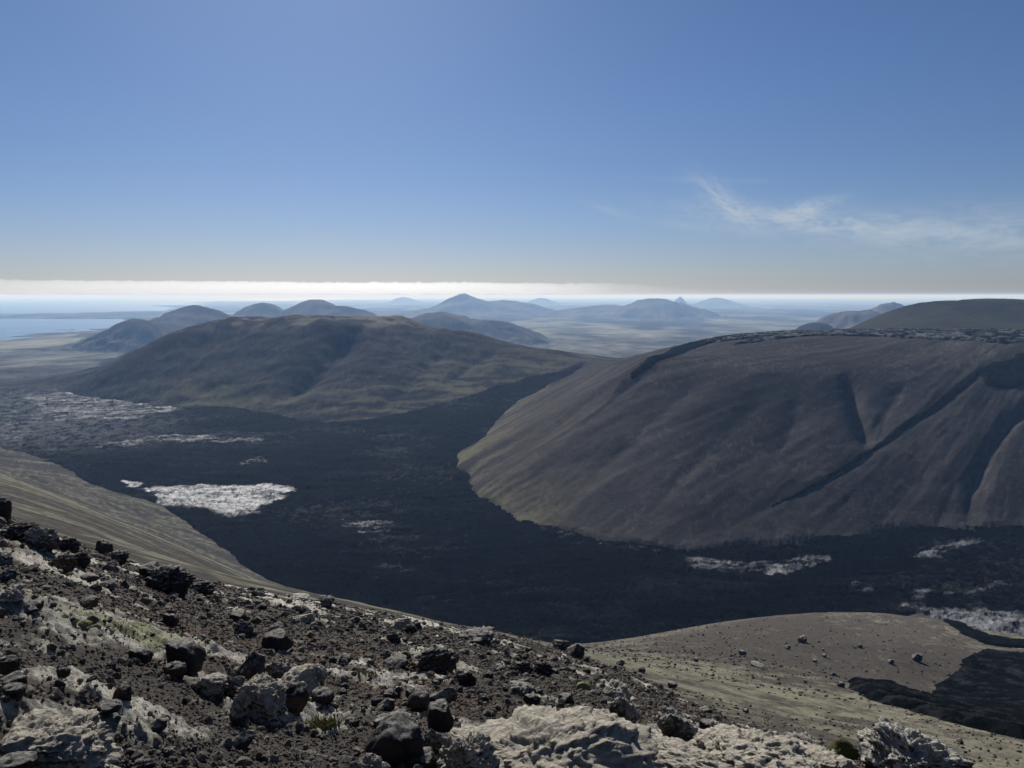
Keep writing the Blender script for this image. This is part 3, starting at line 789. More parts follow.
# land behind and beside the camera, coarse
x, y, nr, na = polar(1.0, 30000, .08, 43.5, 316.5, 3.0)
r = np.hypot(x, y)
zb = near_base(x, y); zb = np.where(r > 40, np.clip(near_base(x * 40 / r, y * 40 / r) + (r - 40) * -.12 * np.sign(y + .01) * (np.abs(np.arctan2(x, y)) < 1.7), -290, 60), zb)
zb = zb * sstep(30000, 2500, r) + -290 * (1 - sstep(30000, 2500, r))
tn = lerp((.06, .052, .048), (.12, .11, .08), np.clip(.5 + fbm2(x / 60, y / 60, 3, 531), 0, 1))
v_, q_, a_ = compact(np.stack([x, y, zb + CAMZ - .05], -1), grid_faces(nr, na), {'tone': tn})
new_obj('mountain_side', mesh_np('mountain_side', v_, q_, attrs=a_), M_slope, kind='structure')
print('far', time.time() - T0)

# ---- the brow: finely modelled ground round the camera
x, y, nr, na = polar(1.0, 62, .0052, -50, 50, .10)
r = np.hypot(x, y); az = np.arctan2(x, y); re_ = smooth_edge(az, E_R)
zn = near_full(x, y)
zt = H(x, y, lava_pull=False)
wt = sstep(1.05, 1.45, r / re_)
z = zn * (1 - wt) + (zt + (zn - near_base(x, y)) * .5) * wt
pm = pale_mask(x, y)
n1 = fbm2(x / .9, y / .9, 4, 601, gain=.6); n2 = fbm2(x / 5, y / 5, 3, 611)
tone = lerp((.062, .051, .041), (.128, .106, .083), np.clip(.5 + .7 * n1, 0, 1))
rust = sstep(.12, .5, n2 + .4 * n1)[:, None] * .5; tone = tone * (1 - rust) + np.array((.115, .068, .042)) * rust
pm_ = (pm * np.clip(.72 + .95 * fbm2(x / .22, y / .22, 4, 621, gain=.7), .1, 1))[:, None]
tone = tone * (1 - pm_) + np.array((.70, .65, .54)) * pm_
gx, gy, _ = ray_hit(72, 622, near_base, 3, 60); gr = sstep(1.0, .3, np.sqrt(((x - gx) / 1.5) ** 2 + ((y - gy) / 1.1) ** 2) + .9 * n1)[:, None] * .7
tone = tone * (1 - gr) + np.array((.30, .30, .14)) * gr
# far right part of the brow passes into the olive slope
ol = (sstep(-7, -3, np.degrees(az)) * sstep(.85, 1.3, r / re_ + .3 * n2))[:, None]
d2 = R(52.); u2 = x * math.sin(d2) + y * math.cos(d2); v2 = x * math.cos(d2) - y * math.sin(d2)
s3 = fbm2(v2 / 5.0, u2 / 11, 6, 215, gain=.75); ow = np.clip(.45 + 1.5 * s3, 0, 1)
tone = tone * (1 - ol) + lerp((.112, .098, .084), (.28, .265, .19), ow) * ol
i00 = np.arange(nr - 1)[:, None] * na + np.arange(na - 1)[None, :]
kb = (r / re_)[i00] < 1.5
v_, q_, a_ = compact(np.stack([x, y, z + CAMZ], -1), grid_faces(nr, na, kb), {'tone': tone})
new_obj('rocky_ground', mesh_np('rocky_ground', v_, q_, attrs=a_), M_brow, kind='structure')
print('brow', time.time() - T0)

def brow_z(x, y):
    """ground of the brow without its finest grain"""
    r = np.hypot(x, y); re = smooth_edge(np.arctan2(x, y), E_R)
    a = near_full(x, y, False); w_ = sstep(1.05, 1.45, r / re)
    return a * (1 - w_) + (H(x, y, lava_pull=False) + (a - near_base(x, y)) * .5) * w_

# ================================================================== ROCKS
def ico(sub):
    bm = bmesh.new(); bmesh.ops.create_icosphere(bm, subdivisions=sub, radius=1.0)
    V = np.array([v.co[:] for v in bm.verts]); Fc = np.array([[v.index for v in f.verts] for f in bm.faces]); bm.free()
    return V, Fc
ICO = {s: ico(s) for s in (1, 2, 4, 5, 6)}
def cell3(p, seed):
    r = np.random.default_rng(seed); J = r.random((16, 16, 16, 4))
    i0 = np.floor(p).astype(int); best = np.full(len(p), 9.); val = np.zeros(len(p))
    for dx in (-1, 0, 1):
        for dy in (-1, 0, 1):
            for dz in (-1, 0, 1):
                i = i0 + (dx, dy, dz); j = J[i[:, 0] & 15, i[:, 1] & 15, i[:, 2] & 15]
                d = ((i + j[:, :3] - p) ** 2).sum(1); m = d < best
                best = np.where(m, d, best); val = np.where(m, j[:, 3], val)
    return val * 2 - 1
def rock_np(seed, sub=4, cuts=14, rough=.16, squash=(1, 1, .75), hard=.92, pits=.05, freq=1.6):
    r = np.random.default_rng(seed); V, Fc = ICO[sub]; V = V.copy()
    V *= 1 + .35 * vn3(V * 1.1 + seed * 3.1)[:, None]
    for _ in range(cuts):
        n = r.normal(size=3); n /= np.linalg.norm(n); d = r.uniform(.45, .85)
        k = V @ n - d
        V -= np.outer(np.where(k > 0, k * hard, 0), n)
    nrm = V / np.linalg.norm(V, axis=1)[:, None]
    off = seed * 7.7
    V += nrm * (rough * fbm3(V * freq + off, 5, .58))[:, None]
    V += nrm * (rough * .5 * fbm3(V * freq * 2.7 + off, 4, .65, ridged=True))[:, None]
    if sub > 4: V -= nrm * (rough * .30 * np.abs(fbm3(V * freq * 6 + off, 4, .7)))[:, None]
    if sub > 4:
        wp = V + .12 * np.stack([fbm3(V * 3 + off + q, 3) for q in (0, 5, 9)], -1)
        V += nrm * (.085 * cell3(wp * 2.6 + 7, seed) + .045 * cell3(wp * 6.0 + 3, seed + 1))[:, None]
    if pits: V -= nrm * (pits * np.clip(fbm3(V * 7 + off, 3, .6), 0, 1))[:, None]; V -= nrm * ((pits * 1.3 if sub > 4 else 0) * sstep(.08, .3, fbm3(V * 3.6 + off + 9, 4, .6)))[:, None]
    V *= np.array(squash)
    V -= V.mean(0)
    V /= np.abs(V).max()
    return V, Fc
def rock_mesh(name, mat, **kw):
    V, Fc = rock_np(**kw); me = mesh_np(name, V, Fc, smooth=True); me.materials.append(mat); return me
def peak_mesh():
    V, Fc = rock_np(seed=77, sub=6, rough=.34, freq=1.9, hard=.7, pits=.07, cuts=10)
    zz_ = (V[:, 2] + 1) / 2
    V[:, 0] *= 1 - .52 * zz_; V[:, 1] *= 1 - .45 * zz_; V[:, 0] -= .10 * zz_
    V /= np.abs(V).max(0)
    me = mesh_np('rock', V, Fc); me.materials.append(M_rock_peak); return me
LIB = {'dark': [rock_mesh('rock', M_rock_dark, seed=s, rough=.2 + .05 * (s % 3), hard=.85) for s in range(1, 8)],
       'grey': [rock_mesh('rock', M_rock_grey, seed=s, sub=5, rough=.26, hard=.85, pits=.08) for s in range(11, 17)],
       'pale': [rock_mesh('rock', M_rock_pale, seed=s, sub=5, rough=.26, hard=.85, pits=.06, freq=1.8) for s in range(21, 27)],
       'slab': [rock_mesh('rock', M_rock_dark, seed=s, squash=(1, .8, .42), rough=.14) for s in range(31, 34)],
       'knob': [rock_mesh('rock', M_rock_dark, seed=s, sub=5, rough=.42, freq=2.2, hard=.6, pits=.12) for s in range(41, 45)],
       'peak': [peak_mesh()],
       'bigpale': [rock_mesh('rock', M_rock_big, seed=s, sub=6, rough=.24, freq=1.7, hard=.85, pits=.05) for s in range(51, 57)]}
def put(kind, px, py_base, wpx, hpx, label, group=None, name='rock', r1=60, sink=.22, yaw=None, cat='rock', depth=None, fn=None, tilt=True):
    X, Y, Z = ray_hit(px, py_base, fn or brow_z, 3, r1)
    rr = math.hypot(X, Y); k = math.hypot(rr, Z) / F
    sx = wpx * k / 2; sz = hpx * k / 2; sy = depth * k / 2 if depth else sx * rng.uniform(.75, 1.0)
    me = LIB[kind][int(rng.integers(len(LIB[kind])))]
    # measure the rock so that its height and width come out as seen
    co = np.empty(len(me.vertices) * 3); me.vertices.foreach_get('co', co); co = co.reshape(-1, 3); ext = np.abs(co).max(0)
    o = bpy.data.objects.new(name, me); C.objects.link(o)
    sx = sx / ext[0]; sy = sy / ext[1]; szz = sz / (ext[2] * (1 - sink))
    o.scale = (sx, sy, szz)
    o.rotation_euler = (rng.uniform(-.12, .12) if tilt else 0, rng.uniform(-.12, .12) if tilt else 0, math.atan2(-X, Y) + (rng.uniform(-.35, .35) if yaw is None else yaw))
    a = math.atan2(X, Y); bx = sx * 0; 
    zc = Z + szz * ext[2] * (1 - 2 * sink)
    o.location = (X, Y, CAMZ + zc)
    o['label'] = label; o['category'] = cat
    if group: o['group'] = group
    return o

NOTE = [
 ('dark', 3, 523, 16, 22, 'dark boulder cut by the photo\'s left edge, topmost on the rocky brow'),
 ('knob', 20, 538, 30, 16, 'jagged dark rock just right of the topmost boulder on the left skyline'),
 ('grey', 42, 550, 36, 22, 'broad boulder with a lit grey top on the left skyline'),
 ('knob', 69, 553, 18, 14, 'dark squarish rock at the lower end of the left skyline group'),
 ('dark', 105, 555, 16, 14, 'upright dark rock standing on the skyline above its lower neighbour'),
 ('knob', 116, 564, 26, 14, 'lumpy dark rock leaning on the upright skyline rock'),
 ('knob', 64, 570, 26, 17, 'dark hunched rock below the gap in the left skyline rocks'),
 ('knob', 170, 594, 46, 30, 'largest dark jagged boulder on the brow edge above the striped slope'),
 ('dark', 150, 578, 22, 14, 'small blocky rock resting against the upper left of the largest brow boulder'),
 ('dark', 155, 590, 16, 12, 'small dark stone in front of the largest brow boulder'),
 ('knob', 201, 594, 26, 12, 'low rough rock right of the largest brow boulder'),
 ('slab', 87, 582, 20, 8, 'low dark slab left of a rounded stone, under the skyline rocks'),
 ('grey', 110, 590, 18, 11, 'rounded grey stone right of the low dark slab'),
 ('pale', 12, 601, 24, 12, 'pale topped stone near the left edge below the skyline'),
 ('slab', 90, 606, 18, 8, 'flat dark stone just above the green moss'),
 ('slab', 36, 609, 16, 7, 'flat dark stone left of the green moss'),
 ('dark', 170, 625, 16, 11, 'dark stone at the right end of the pale moss bank'),
 ('dark', 233, 605, 9, 7, 'small round stone alone on gravel below the brow edge'),
 ('grey', 327, 609, 17, 17, 'pointed grey boulder on the brow edge against the black lava'),
 ('pale', 298, 601, 22, 7, 'low pale rock left of the pointed boulder on the edge'),
 ('grey', 259, 597, 14, 7, 'small grey rock at the edge below the end of the striped slope'),
 ('grey', 303, 613, 15, 8, 'grey stone just under the low pale edge rock'),
 ('pale', 304, 623, 28, 9, 'long pale slab with a rounded back below the pointed boulder'),
 ('dark', 262, 610, 9, 6, 'small dark stone above the long pale slab'),
 ('dark', 275, 634, 16, 10, 'small dark rock sitting behind a squat blocky boulder'),
 ('dark', 277, 650, 32, 19, 'squat blocky dark boulder alone on brown gravel'),
 ('dark', 356, 624, 10, 8, 'small dark stone near the edge under the black lava'),
 ('pale', 402, 631, 26, 14, 'pale broken rock on the crest left of centre'),
 ('knob', 432, 673, 44, 28, 'big rough dark mound rock on gravel at mid brow'),
 ('slab', 398, 667, 26, 10, 'dark slab at the left foot of the big mound rock'),
 ('dark', 447, 671, 18, 17, 'dark rock at the right shoulder of the big mound rock'),
 ('dark', 344, 664, 13, 9, 'isolated dark stone on gravel left of the big mound rock'),
 ('dark', 253, 684, 28, 32, 'tall dark shark-fin rock beside pale moss'),
 ('grey', 284, 682, 34, 22, 'rounded grey brown boulder right of the tall fin rock'),
 ('pale', 294, 693, 50, 20, 'moss rounded pale boulder bridging over darker rocks'),
 ('pale', 317, 687, 20, 24, 'pale ribbed rock at the right end of the moss rounded boulder'),
 ('dark', 322, 705, 22, 16, 'smooth dark boulder at the right foot of the mossy boulders'),
 ('bigpale', 262, 720, 54, 38, 'large lichen mottled boulder in front of the mossy boulders'),
 ('pale', 241, 727, 20, 32, 'steep pale rock leaning on the large lichen mottled boulder'),
 ('grey', 236, 700, 24, 20, 'rounded boulder with a mossy top below the fin rock'),
 ('dark', 291, 715, 28, 30, 'shadowed dark block beside the large lichen mottled boulder'),
 ('slab', 240, 748, 28, 13, 'half buried dark slab on gravel near the bottom edge'),
 ('dark', 390, 764, 60, 40, 'large dark smooth faced boulder with a pale flat top near the bottom'),
 ('pale', 372, 774, 32, 18, 'pale rock at the foot of the large smooth faced boulder'),
 ('grey', 397, 730, 44, 16, 'long low rock behind the large smooth faced boulder'),
 ('dark', 390, 700, 15, 10, 'round dark stone uphill of the long low rock'),
 ('dark', 417, 710, 24, 20, 'dark angular rock at the left of the central boulder pile'),
 ('slab', 442, 703, 28, 14, 'flat topped rock at the back of the central boulder pile'),
 ('dark', 440, 731, 28, 30, 'tall dark rock in the middle of the central boulder pile'),
 ('grey', 435, 754, 32, 24, 'lichen spotted rock at the front of the central boulder pile'),
 ('dark', 422, 772, 36, 20, 'smooth dark rock at the bottom edge beside the central pile'),
 ('grey', 300, 732, 8, 8, 'small pale grey stone right of the lichen mottled boulder'),
 ('dark', 352, 727, 16, 9, 'dark stone right of the grass tuft'),
 ('dark', 185, 672, 36, 30, 'tall dark boulder overhanging the shaded hollow'),
 ('dark', 175, 680, 20, 16, 'dark rounded rock under the tall overhanging boulder'),
 ('dark', 140, 663, 22, 14, 'dark rock left of the tall overhanging boulder'),
 ('dark', 9, 674, 20, 15, 'dark block near the left edge at half height of the brow'),
 ('dark', 12, 688, 24, 12, 'low dark rock under the block at the left edge'),
 ('dark', 122, 702, 17, 15, 'round dark stone alone in the brown gravel hollow'),
 ('slab', 103, 715, 28, 11, 'dark slab at the upper rim of the mossy outcrop'),
 ('dark', 156, 733, 22, 13, 'dark stone right of the mossy outcrop'),
 ('grey', 94, 726, 14, 9, 'small grey stone set in the mossy outcrop'),
 ('pale', 213, 693, 32, 18, 'pale topped rock between the overhanging boulder and the fin rock'),
 ('dark', 15, 775, 32, 16, 'dark rock at the bottom left corner'),
 ('dark', 72, 775, 34, 16, 'dark rock on the bottom edge right of the corner rock'),
 ('knob', 142, 774, 22, 14, 'dark rock on the bottom edge under the mossy outcrop\'s right end'),
 ('knob', 478, 644, 40, 15, 'long jagged dark ridge of rock below the crest at centre'),
 ('dark', 576, 659, 20, 17, 'dark blocky boulder on the crest against the black lava'),
 ('knob', 562, 650, 20, 10, 'low rough rock left of the blocky crest boulder'),
 ('knob', 543, 675, 20, 13, 'dark rock below the blocky crest boulder'),
 ('knob', 467, 687, 18, 15, 'dark jagged rock above the central outcrop, the left one'),
 ('dark', 487, 680, 11, 9, 'small dark stone right of the jagged rock above the outcrop'),
 ('grey', 522, 696, 26, 16, 'grey rock directly behind the central outcrop'),
 ('dark', 531, 704, 18, 10, 'dark stone touching the back of the central outcrop'),
 ('dark', 565, 705, 17, 12, 'dark round stone behind the right part of the central outcrop'),
 ('slab', 595, 695, 15, 6, 'thin dark slab left of the pale rounded rock'),
 ('pale', 617, 698, 30, 16, 'pale rounded rock above the rust spotted rock'),
 ('grey', 623, 724, 30, 32, 'rust spotted rock at the right shoulder of the central outcrop'),
 ('grey', 675, 738, 38, 29, 'dark faced boulder with a grey cap behind the right outcrop'),
 ('dark', 708, 733, 20, 13, 'dark rock right of the grey capped boulder'),
 ('dark', 704, 713, 14, 6, 'small low rock uphill of the grey capped boulder'),
 ('knob', 803, 732, 44, 17, 'low jagged rock on the brow above the olive slope at right'),
]
for k, px, pb, wp, hp, lab in NOTE:
    put(k, px, pb, wp, hp, lab)
ANCHOR = ['topmost dark boulder at the left edge', 'jagged rock beside the topmost boulder', 'broad grey boulder on the skyline', 'squarish dark rock on the skyline', 'upright dark rock on the skyline', 'lumpy rock leaning on the skyline', 'hunched rock below the skyline gap', 'largest jagged boulder on the brow', '', 'small stone before the jagged boulder', '', 'low slab under the skyline rocks', 'rounded grey stone under the skyline', 'pale topped stone at the left', 'flat stone above the green moss', 'flat stone left of the moss', 'stone ending the pale moss bank', 'round stone alone below the edge', 'pointed grey boulder on the edge', 'low pale rock on the edge', '', 'grey stone under the pale rock', 'long pale slab with rounded back', '', '', 'squat blocky dark boulder', 'small stone near the black lava', 'pale broken rock on the crest', 'big rough mound rock', 'dark slab at the mound rock', '', 'isolated stone left of the mound', 'tall dark fin rock', 'grey brown boulder by the fin', 'moss rounded pale boulder', 'pale ribbed rock', 'smooth dark boulder by the mossy ones', 'large lichen mottled boulder', 'steep pale leaning rock', 'mossy topped boulder below the fin', 'shadowed dark block', 'half buried dark slab', 'large smooth faced boulder', '', 'long low rock', 'round dark stone', 'angular rock of the central pile', 'flat topped rock of the pile', 'tallest rock of the central pile', 'lichen spotted rock of the pile', '', 'small pale grey stone', 'dark stone by the grass tuft', 'tall overhanging boulder', '', 'dark rock left of the overhang', 'dark block at the left edge', 'low rock under the left block', 'round stone in the brown hollow', 'slab above the mossy outcrop', 'stone right of the mossy outcrop', 'grey stone in the mossy outcrop', 'pale topped rock by the overhang', 'dark rock in the bottom corner', 'second rock on the bottom edge', 'third rock on the bottom edge', 'long jagged ridge of rock', 'blocky boulder on the crest', 'low rough rock on the crest', 'dark rock below the crest boulder', 'jagged rock above the central outcrop', '', 'grey rock behind the central outcrop', '', 'round stone behind the central outcrop', 'thin dark slab', 'pale rounded rock at right', 'rust spotted rock', 'grey capped boulder', 'dark rock by the grey cap', 'low rock uphill of the cap', 'low jagged rock above the slope']
USED = set()
ANCH = [(n[1], n[2] - n[4] / 2, n[3], a) for n, a in zip(NOTE, ANCHOR) if a]
ANCH2 = [(788, 649, 10, 'small boulder near the spur crest'), (917, 661, 10, 'largest boulder on the spur'), (891, 664, 6, 'lesser boulder on the spur'), (841, 687, 8, 'tip of the lava tongue'), (757, 667, 14, 'flat rocks in the olive slope'), (700, 640, 10, 'crest of the olive slope'), (742, 655, 8, 'boulder under the spur')]
def describe(px, py, w_, kind, ANCH=ANCH):
    size = 'tiny' if w_ < 5.6 else 'small' if w_ < 8 else 'middling' if w_ < 12 else 'stout'
    look = {'dark': 'dark rock', 'grey': 'grey rock', 'knob': 'jagged dark rock', 'slab': 'flat dark rock', 'pale': 'pale rock'}[kind]
    near = sorted(ANCH, key=lambda q: (q[0] - px) ** 2 + ((q[1] - py) * 1.5) ** 2)[:4]
    for ax, ay, aw, an in near:
        dx, dy = px - ax, (py - ay) * 1.5
        d = math.hypot(dx, dy); how = 'close by' if d < aw * .9 + 8 else 'a little way' if d < 34 else 'well'
        rel = ('right of' if dx > 0 else 'left of') if abs(dx) > abs(dy) * 1.6 else ('below' if dy > 0 else 'above') if abs(dy) > abs(dx) * 1.6 else ('below and right of' if dx > 0 and dy > 0 else 'below and left of' if dy > 0 else 'above and right of' if dx > 0 else 'above and left of')
        l = ' '.join((size, look, rel if how == 'a little way' else ('just ' if how == 'close by' else 'well ') + rel, 'the', an))
        if l not in USED and len(l.split()) <= 16:
            USED.add(l); return l
    return None
# outcrops at the bottom
put('bigpale', 548, 782, 208, 62, 'broad lichen crusted outcrop filling the bottom centre', name='rock_outcrop', cat='outcrop', depth=200, yaw=.1, tilt=False, sink=.3)
put('bigpale', 468, 782, 66, 44, 'pale steep block at the left end of the central outcrop', name='rock_outcrop', cat='outcrop', yaw=.3)
put('bigpale', 692, 780, 110, 30, 'low pale outcrop between the central outcrop and the notched one', name='rock_outcrop', cat='outcrop', depth=90, yaw=-.2)
put('bigpale', 752, 775, 110, 42, 'notched pale outcrop on the bottom edge right of centre', name='rock_outcrop', cat='outcrop', depth=130, yaw=.3)
put('peak', 914, 796, 104, 62, 'pale peaked rock standing alone at bottom right before the olive slope', name='rock_outcrop', cat='outcrop', depth=120, yaw=-.3, sink=.12)
put('bigpale', 822, 784, 70, 26, 'low pale rock between the notched outcrop and the peaked rock', name='rock_outcrop', cat='outcrop', depth=60)
put('bigpale', 50, 760, 110, 34, 'rough pale outcrop in the moss at bottom left', name='rock_outcrop', cat='outcrop', depth=110, sink=.45)
# boulders out on the olive slope and the spur
for px, py, wp, hp, lab in ((788, 649, 6, 4, 'small dark boulder on the brown spur nearest its crest'), (917, 661, 10, 7, 'largest boulder on the brown spur'), (891, 664, 6, 4, 'boulder just left of the largest one on the brown spur'),
                            (841, 687, 7, 6, 'dark boulder at the tip of the lava tongue'), (860, 648, 5, 3, 'small boulder high on the brown spur'), (757, 667, 14, 4, 'flat dark rocks in the olive slope'), (742, 655, 8, 5, 'dark boulder on the olive slope under the spur'),
                            (696, 662, 5, 4, 'dark boulder on the olive slope left of the flat rocks'), (833, 676, 5, 4, 'pebble sized boulder beside the lava tongue tip'), (805, 683, 4, 3, 'little boulder low on the spur'), (960, 744, 6, 4, 'lone boulder below the long lava tongue')):
    put('dark', px, py, wp, hp, lab, name='boulder', cat='boulder', fn=surfH, r1=700)

# the loose rocks nobody would tell apart
taken = [o.location[:2] for o in C.objects if o.name.startswith(('rock', 'boulder'))]
zones = [('left', -20, 300, 560, 760, 'loose dark rock lying among others on the brown gravel at left', 'loose rocks on the gravel at left', 95),
         ('mid', 300, 620, 625, 735, 'loose dark rock lying among others on the gravel at centre', 'loose rocks on the gravel at centre', 75),
         ('right', 600, 1020, 640, 740, 'small scattered rock on the olive and brown slope', 'rocks scattered on the olive slope', 38)]
for zn_, xa, xb, ya, yb, lab, grp, n in zones:
    i = 0; tries = 0
    while i < n and tries < 3000:
        tries += 1
        px = rng.uniform(xa, xb); py = rng.uniform(ya, yb)
        if zn_ != 'right' and py < np.interp(px, [0, 60, 170, 330, 470, 620], [528, 552, 588, 612, 640, 672]): continue
        if zn_ == 'right' and (py < np.interp(px, [600, 650, 800, 860, 1020], [662, 664, 634, 628, 700]) or (px > 840 and py > 640)): continue
        sz = min(18, 4.5 * (1 + rng.pareto(2.6)))
        kd = rng.choice(['dark', 'dark', 'grey', 'knob', 'slab'])
        if zn_ == 'right':
            put('dark', px, py, sz * .5, sz * .34, describe(px, py, sz * .5 + 2, 'dark', ANCH + ANCH2) or lab, grp, name='rock', fn=surfH, r1=700)
        else:
            put(kd, px, py, sz * 1.1, sz * rng.uniform(.6, .95), describe(px, py, sz * 1.1, kd) or lab, grp, r1=55)
        i += 1
print('rocks', time.time() - T0)

# ---- gravel: stones too many to count
def stones(n, s0, s1, rmin, rmax, sub, seed, ppow=1.6, skip_pale=.6):
    r_ = np.random.default_rng(seed)
    protos = [rock_np(seed * 10 + i, sub=sub, cuts=7, rough=.25, pits=0)[0] for i in range(10)]; Fc = ICO[sub][1]
    u = r_.random(n); rr = rmin * (rmax / rmin) ** u
    az = r_.uniform(R(-46), R(46), n); x = rr * np.sin(az); y = rr * np.cos(az)
    ok = (rr < smooth_edge(az, E_R) * 1.25) & ((r_.random(n) > pale_mask(x, y) * skip_pale)) & (fbm2(x / 1.3, y / 1.3, 3, 701) > -.8)
    x, y, rr = x[ok], y[ok], rr[ok]; n = len(x)
    z = near_full(x, y, True); bz = brow_z(x, y); z = np.where(rr > smooth_edge(np.arctan2(x, y), E_R), np.minimum(z, bz), z)
    s = s0 * (s1 / s0) ** (r_.random(n) ** 2.2) * np.clip(rr / 12, .55, 1.6)
    Vs = []; Fs = []; base = 0
    ang = r_.uniform(0, 6.28, n); pi_ = r_.integers(0, 10, n)
    for k in range(10):
        q = pi_ == k; m_ = q.sum()
        ca, sa = np.cos(ang[q]), np.sin(ang[q]); P = protos[k]
        sc = s[q][:, None]; st_ = r_.uniform(.7, 1.2, (m_, 3))
        X = P[None, :, 0] * st_[:, 0:1]; Y = P[None, :, 1] * st_[:, 1:2]; Z = P[None, :, 2] * st_[:, 2:3]
        vx = (X * ca[:, None] - Y * sa[:, None]) * sc + x[q][:, None]; vy = (X * sa[:, None] + Y * ca[:, None]) * sc + y[q][:, None]; vz = Z * sc + z[q][:, None] + sc * .35
        Vs.append(np.stack([vx, vy, vz + CAMZ], -1).reshape(-1, 3))
        Fs.append((Fc[None] + (np.arange(m_) * len(P))[:, None, None] + base).reshape(-1, 3)); base += m_ * len(P)
    return np.concatenate(Vs), np.concatenate(Fs)
V1, F1 = stones(12000, .022, .10, 3, 50, 2, 3, skip_pale=.75)
V2, F2 = stones(150000, .011, .036, 3, 45, 1, 4, skip_pale=.8)
new_obj('gravel', mesh_np('gravel', np.concatenate([V1, V2]), np.concatenate([F1, F2 + len(V1)]), smooth=False), M_gravel, kind='stuff')
print('gravel', time.time() - T0)

r_ = np.random.default_rng(91); n = 24000
rr = 48 * (420 / 48) ** r_.random(n); az_ = r_.uniform(R(-2), R(38), n); x = rr * np.sin(az_); y = rr * np.cos(az_)
ok = (rr > smooth_edge(az_, E_R) * 1.35) & (poly_sd(x, y, LAVA_POLY) < -4) & (fbm2(x / 22, y / 22, 4, 711) > -.35)
for o_ in C.objects:
    if o_.name == 'lava_patch': pass
patch = [ray_hit(a, b, surfH, 60, 700)[:2] for a, b in ((850, 684), (885, 683), (927, 697), (958, 672), (985, 652), (1120, 652), (1120, 745), (1024, 740), (950, 722), (880, 703))]
ok &= poly_sd(x, y, patch) < -1
x, y, rr = x[ok], y[ok], rr[ok]; n = len(x); z = H(x, y); sc = .035 * (9 ** (r_.random(n) ** 3.4)) * np.clip(rr / 120, .6, 1.8)
protos = [rock_np(900 + i, sub=1, cuts=7, rough=.25, pits=0)[0] for i in range(6)]; Fc = ICO[1][1]; pi_ = r_.integers(0, 6, n); Vs = []; Fs = []; base = 0
for k in range(6):
    q = pi_ == k; P = protos[k][None] * r_.uniform(.7, 1.2, (q.sum(), 1, 3)) * sc[q][:, None, None]
    P = P + np.stack([x[q], y[q], z[q] + sc[q] * .35 + CAMZ], -1)[:, None, :]
    Vs.append(P.reshape(-1, 3)); Fs.append((Fc[None] + (np.arange(q.sum()) * len(protos[0]))[:, None, None] + base).reshape(-1, 3)); base += q.sum() * len(protos[0])
new_obj('slope_gravel', mesh_np('slope_gravel', np.concatenate(Vs), np.concatenate(Fs), smooth=False), M_gravel, kind='stuff')

# ---- tufts and moss cushions
def simple(name, c1, c2, sc=20, rough=.95):
    m, t, b = mat_base(name); P = pos(t); n = noise(t, P, sc, 5, .7)
    t.links.new(ramp(t, n, [(.3, c1), (.7, c2)]), b.inputs['Base Color']); b.inputs['Roughness'].default_value = rough; b.inputs['Specular IOR Level'].default_value = .1
    t.links.new(bump(t, n, .04, .8), b.inputs['Normal']); return m
M_grass = simple('dry_grass', (.10, .10, .035), (.26, .24, .10))
M_moss = simple('green_moss', (.022, .026, .012), (.085, .09, .032), 40)
M_mossy = simple('yellow_moss', (.12, .125, .055), (.28, .28, .14), 30)
def tuft(px, py, wpx, hpx, label, mat=M_grass, n=260, seed=0):
    r_ = np.random.default_rng(seed); X, Y, Z = ray_hit(px, py, brow_z, 3, 60); k = math.hypot(math.hypot(X, Y), Z) / F
    W_, Hh = wpx * k / 2, hpx * k
    aa = r_.uniform(0, 6.28, n); qq = W_ * np.sqrt(r_.random(n)); BX = X + qq * np.cos(aa); BY = Y + qq * np.sin(aa); ZB = near_full(BX, BY)
    Vs = []; Fs = []
    for i in range(n):
        a = r_.uniform(0, 6.28); q = W_ * math.sqrt(r_.random()); bx, by = X + q * math.cos(a), Y + q * math.sin(a)
        h_ = Hh * r_.uniform(.5, 1.1); lx, ly = r_.normal(0, .4 * h_, 2); wv = .006; t = r_.uniform(0, 3.14); dx, dy = wv * math.cos(t), wv * math.sin(t)
        zb_ = ZB[i] - .02; bx, by = BX[i], BY[i]
        b0 = len(Vs)
        Vs += [(bx - dx, by - dy, zb_), (bx + dx, by + dy, zb_), (bx + lx * .4 - dx * .7, by + ly * .4 - dy * .7, zb_ + h_ * .65), (bx + lx * .4 + dx * .7, by + ly * .4 + dy * .7, zb_ + h_ * .65), (bx + lx, by + ly, zb_ + h_)]
        Fs += [(b0, b0 + 1, b0 + 3), (b0, b0 + 3, b0 + 2), (b0 + 2, b0 + 3, b0 + 4)]
    V = np.array(Vs); V[:, 2] += CAMZ
    return new_obj('grass_tuft', mesh_np('grass_tuft', V, np.array(Fs), smooth=False), mat, label=label, category='grass')
tuft(325, 726, 26, 12, 'small dry yellowish grass tuft beside the flat pale patch', seed=1)
tuft(668 - 300, 676, 20, 6, 'low yellow green plants on the gravel left of the big mound rock', mat=M_mossy, seed=2, n=200)
LIB['moss'] = [rock_mesh('moss', M_moss, seed=s, rough=.3, hard=.3, squash=(1, 1, .6)) for s in (61, 62)]
LIB['ymoss'] = [rock_mesh('moss', M_mossy, seed=s, rough=.3, hard=.3, squash=(1, 1, .6)) for s in (63, 64)]
put('moss', 843, 760, 30, 18, 'dark green moss cushion left of the peaked pale rock', name='moss_cushion', cat='moss')
put('ymoss', 584, 690, 15, 8, 'small yellow moss cushion above the central outcrop', name='moss_cushion', cat='moss', sink=.4)
